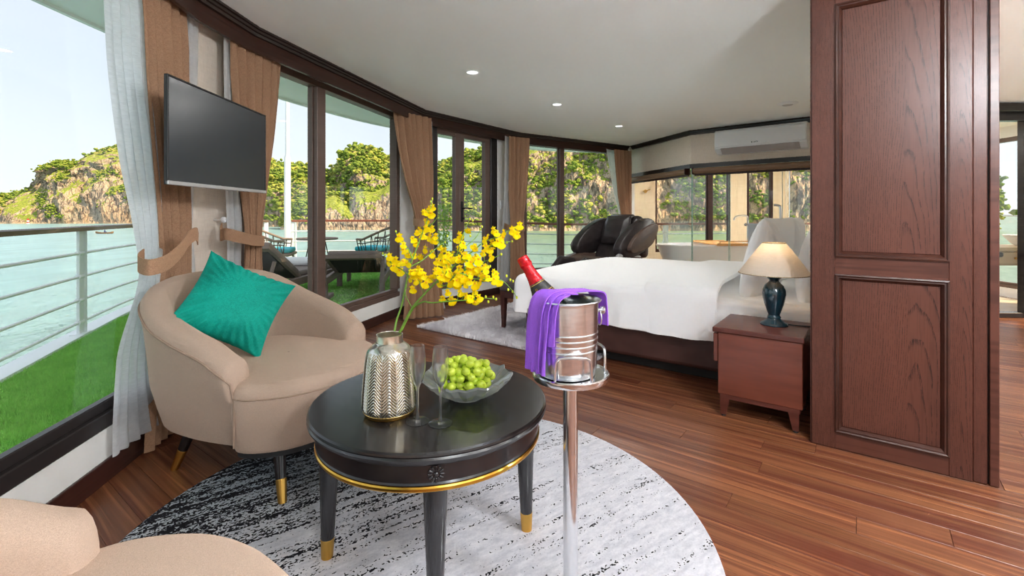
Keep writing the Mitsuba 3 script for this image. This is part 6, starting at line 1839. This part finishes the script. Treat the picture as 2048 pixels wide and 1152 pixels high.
part(k, 'overflow', lathe([(0, 0), (0.03, 0), (0.03, 0.006), (0, 0.01)], 20).apply_transform(frame((2.30, 7.18, 0.45), (0, 1, 0), (1, 0, 0.3))), 'chrome', 40)
k = thing('bath_tray', 'light wooden tray lying across the bathtub', 'tray')
part(k, 'board', cat(box2((2.92, 6.72, 0.592), (3.42, 6.74, 0.625), 0.003), box2((2.92, 7.60, 0.592), (3.42, 7.62, 0.625), 0.003), *[box2((2.92 + i * 0.105, 6.74, 0.596), (3.01 + i * 0.105, 7.60, 0.612), 0.003) for i in range(5)]), 'tray_wood', False)
part(k, 'handle', cat(tube([[2.96, 6.73, 0.625], [2.97, 6.73, 0.655], [3.36, 6.73, 0.655], [3.38, 6.73, 0.625]], 0.007, 8)), 'tray_wood', 50)
# tub filler and robe hook
k = thing('tub_tap', 'chrome tub tap arching beside the bathtub', 'tap')
part(k, 'column', tube([[3.72, 7.45, 0.0], [3.72, 7.45, 0.95], ], 0.016, 14), 'chrome', 60)
part(k, 'spout', tube(spline([[3.72, 7.45, 0.93], [3.70, 7.44, 1.01], [3.6, 7.42, 1.02], [3.5, 7.4, 1.0], [3.47, 7.39, 0.95]], 6), 0.013, 12), 'chrome', 60)
hk = thing('robe_hook', 'small brass robe hook on the straw coloured bathroom wall', 'hook')
hp_ = on(B1_, B2_, t_at(B1_, B2_, 1291), 0.0, 1.43)
bd = np.array([B2_[0] - B1_[0], B2_[1] - B1_[1], 0]) / LB; bn = np.array([bd[1], -bd[0], 0])
part(hk, 'plate', lathe([(0, 0), (0.03, 0), (0.028, 0.008), (0, 0.01)], 24).apply_transform(frame(hp_, bd, bn)), 'brass', 40)
part(hk, 'prong', cat(tube([hp_, hp_ + bn * 0.05 + [0, 0, 0.01], hp_ + bn * 0.07 + bd * 0.05 + [0, 0, 0.03]], 0.007, 8), tube([hp_, hp_ + bn * 0.05, hp_ + bn * 0.07 - bd * 0.09 + [0, 0, 0.0]], 0.007, 8)), 'brass', 50)
# towel bar and door pull on the glass door
k = thing('towel_rail', 'chrome towel rail with an upright pull bar on the glass bathroom door', 'towel rail')
q0, q1 = t_at(P4, P5, 1494), t_at(P4, P5, 1562)
zr_ = EYE - 20 * 5.55 / FOC
zu = EYE + 18 * 5.5 / FOC
dP = np.array([P5[0] - P4[0], P5[1] - P4[1], 0]) / LP; nP = np.array([dP[1], -dP[0], 0])
pt = lambda t, z, o=-0.075: np.array([*P4, 0]) + dP * t - nP * (0.02) - nP * (o + 0.02) * -1 * 1 + [0, 0, z]
fr_ = lambda t, z, o: np.array([*P4, 0]) + dP * t + nP * o + np.array([0, 0, z])       # o > 0: into the bedroom
part(k, 'bar', tube([fr_(q0, zr_, 0.055), fr_(q1 - 0.02, zr_, 0.055)], 0.011, 12), 'chrome', 50)
part(k, 'end_cap', trimesh.creation.icosphere(2, 0.018).apply_translation(fr_(q0, zr_, 0.055)), 'chrome', True)
part(k, 'pull', tube(spline([fr_(q1 - 0.07, zr_ - 0.01, 0.055), fr_(q1 - 0.012, zr_ - 0.006, 0.06), fr_(q1 + 0.005, zr_ + 0.03, 0.06), fr_(q1 + 0.005, zu - 0.03, 0.06), fr_(q1 - 0.01, zu + 0.004, 0.058), fr_(q1 - 0.06, zu + 0.014, 0.055)], 8), 0.013, 12), 'chrome', 50)
part(k, 'standoff', cat(tube([fr_(q0 + 0.03, zr_, 0.055), fr_(q0 + 0.03, zr_, -0.018)], 0.008, 10), tube([fr_(q1 - 0.05, zr_, 0.055), fr_(q1 - 0.05, zr_, -0.018)], 0.008, 10), tube([fr_(q1 - 0.05, zu + 0.012, 0.055), fr_(q1 - 0.05, zu + 0.012, -0.018)], 0.008, 10)), 'chrome', 50)
tx0, tx1 = q0 + 0.03, t_at(P4, P5, 1553)
uu = np.linspace(tx0, tx1, 40)
prof_t = [(0.040, -0.17), (0.041, -0.10), (0.042, -0.03), (0.043, 0.004), (0.055, 0.0135), (0.067, 0.004), (0.070, -0.04), (0.073, -0.12), (0.075, -0.20), (0.076, -0.30)]
Gt = np.array([[fr_(t, zr_ + z, o + (0.006 * math.sin(t * 60) + 0.004 * math.sin(t * 131)) * (1 if z < -0.02 else 0.15) * (1 if o > 0.055 else -0.3)) for t in uu] for o, z in spline([(o, z, 0) for o, z in prof_t], 4)[:, :2]])
single('hand_towel', sheet(Gt, 0.004), 'towel_grey', 'pale grey towel hanging over the chrome towel rail', 'towel', 60)
# shower glass inside the bathroom
for (a, b), lb in ((((3.55, 6.05), (4.55, 7.95)), 'clear shower glass inside the bathroom'), (((4.2, 6.3), (5.2, 6.3)), 'clear shower glass across the bathroom')):
    pk = struct('shower_glass', None, None, label=lb)
    part(pk, 'pane', TM([[*a, 0.02], [*b, 0.02], [*b, 2.0], [*a, 2.0]], [[0, 1, 2, 3]]), 'pane_glass', False)
    part(pk, 'edge', cat(*[box2((q[0] - 0.005, q[1] - 0.005, 0.02), (q[0] + 0.005, q[1] + 0.005, 2.0), 0.001) for q in (a, b)]), 'chrome', False)
# vanity seen through the doorway
k = thing('vanity_table', 'pale wooden vanity table seen through the doorway at the right edge', 'vanity')
vz = 0.675
part(k, 'top', box2((4.95, 5.15, vz - 0.04), (6.15, 5.68, vz), 0.004), 'vanity_wood', False)
part(k, 'apron', box2((5.0, 5.19, vz - 0.20), (6.1, 5.66, vz - 0.04), 0.004), 'vanity_wood', False)
dk_ = part(k, 'drawer', box2((5.28, 5.178, vz - 0.185), (5.75, 5.195, vz - 0.055), 0.004), 'vanity_wood', False)
part(dk_, 'knob', trimesh.creation.icosphere(2, 0.012).apply_translation((5.51, 5.17, vz - 0.12)), 'brass', True)
for x, y in ((5.0, 5.19), (6.05, 5.19), (5.0, 5.61), (6.05, 5.61)):
    part(k, 'leg', box2((x, y, 0.0), (x + 0.05, y + 0.05, vz - 0.2), 0.003), 'vanity_wood', False)
single('basin', lathe([(0, 0), (0.08, 0), (0.12, 0.02), (0.19, 0.11), (0.2, 0.125), (0.19, 0.125), (0.11, 0.035), (0.0, 0.02)], 48, (5.90, 5.42, vz)), 'tub_white', 'white bowl shaped basin on the vanity table', 'basin', 35)
k = thing('stool', 'dark stool below the vanity table', 'stool')
part(k, 'seat', rbox(0.3, 0.3, 0.06, 0.025, (4.93, 5.0 + 0.02, 0.62)), 'leather_black', 40)
for x, y in ((4.81, 4.9), (5.04, 4.9), (4.81, 5.13), (5.04, 5.13)):
    part(k, 'leg', tube([[x, y, 0], [x + (4.925 - x) * 0.3, y + (5.015 - y) * 0.3, 0.6]], 0.014, 8), 'rubber_black', 40)
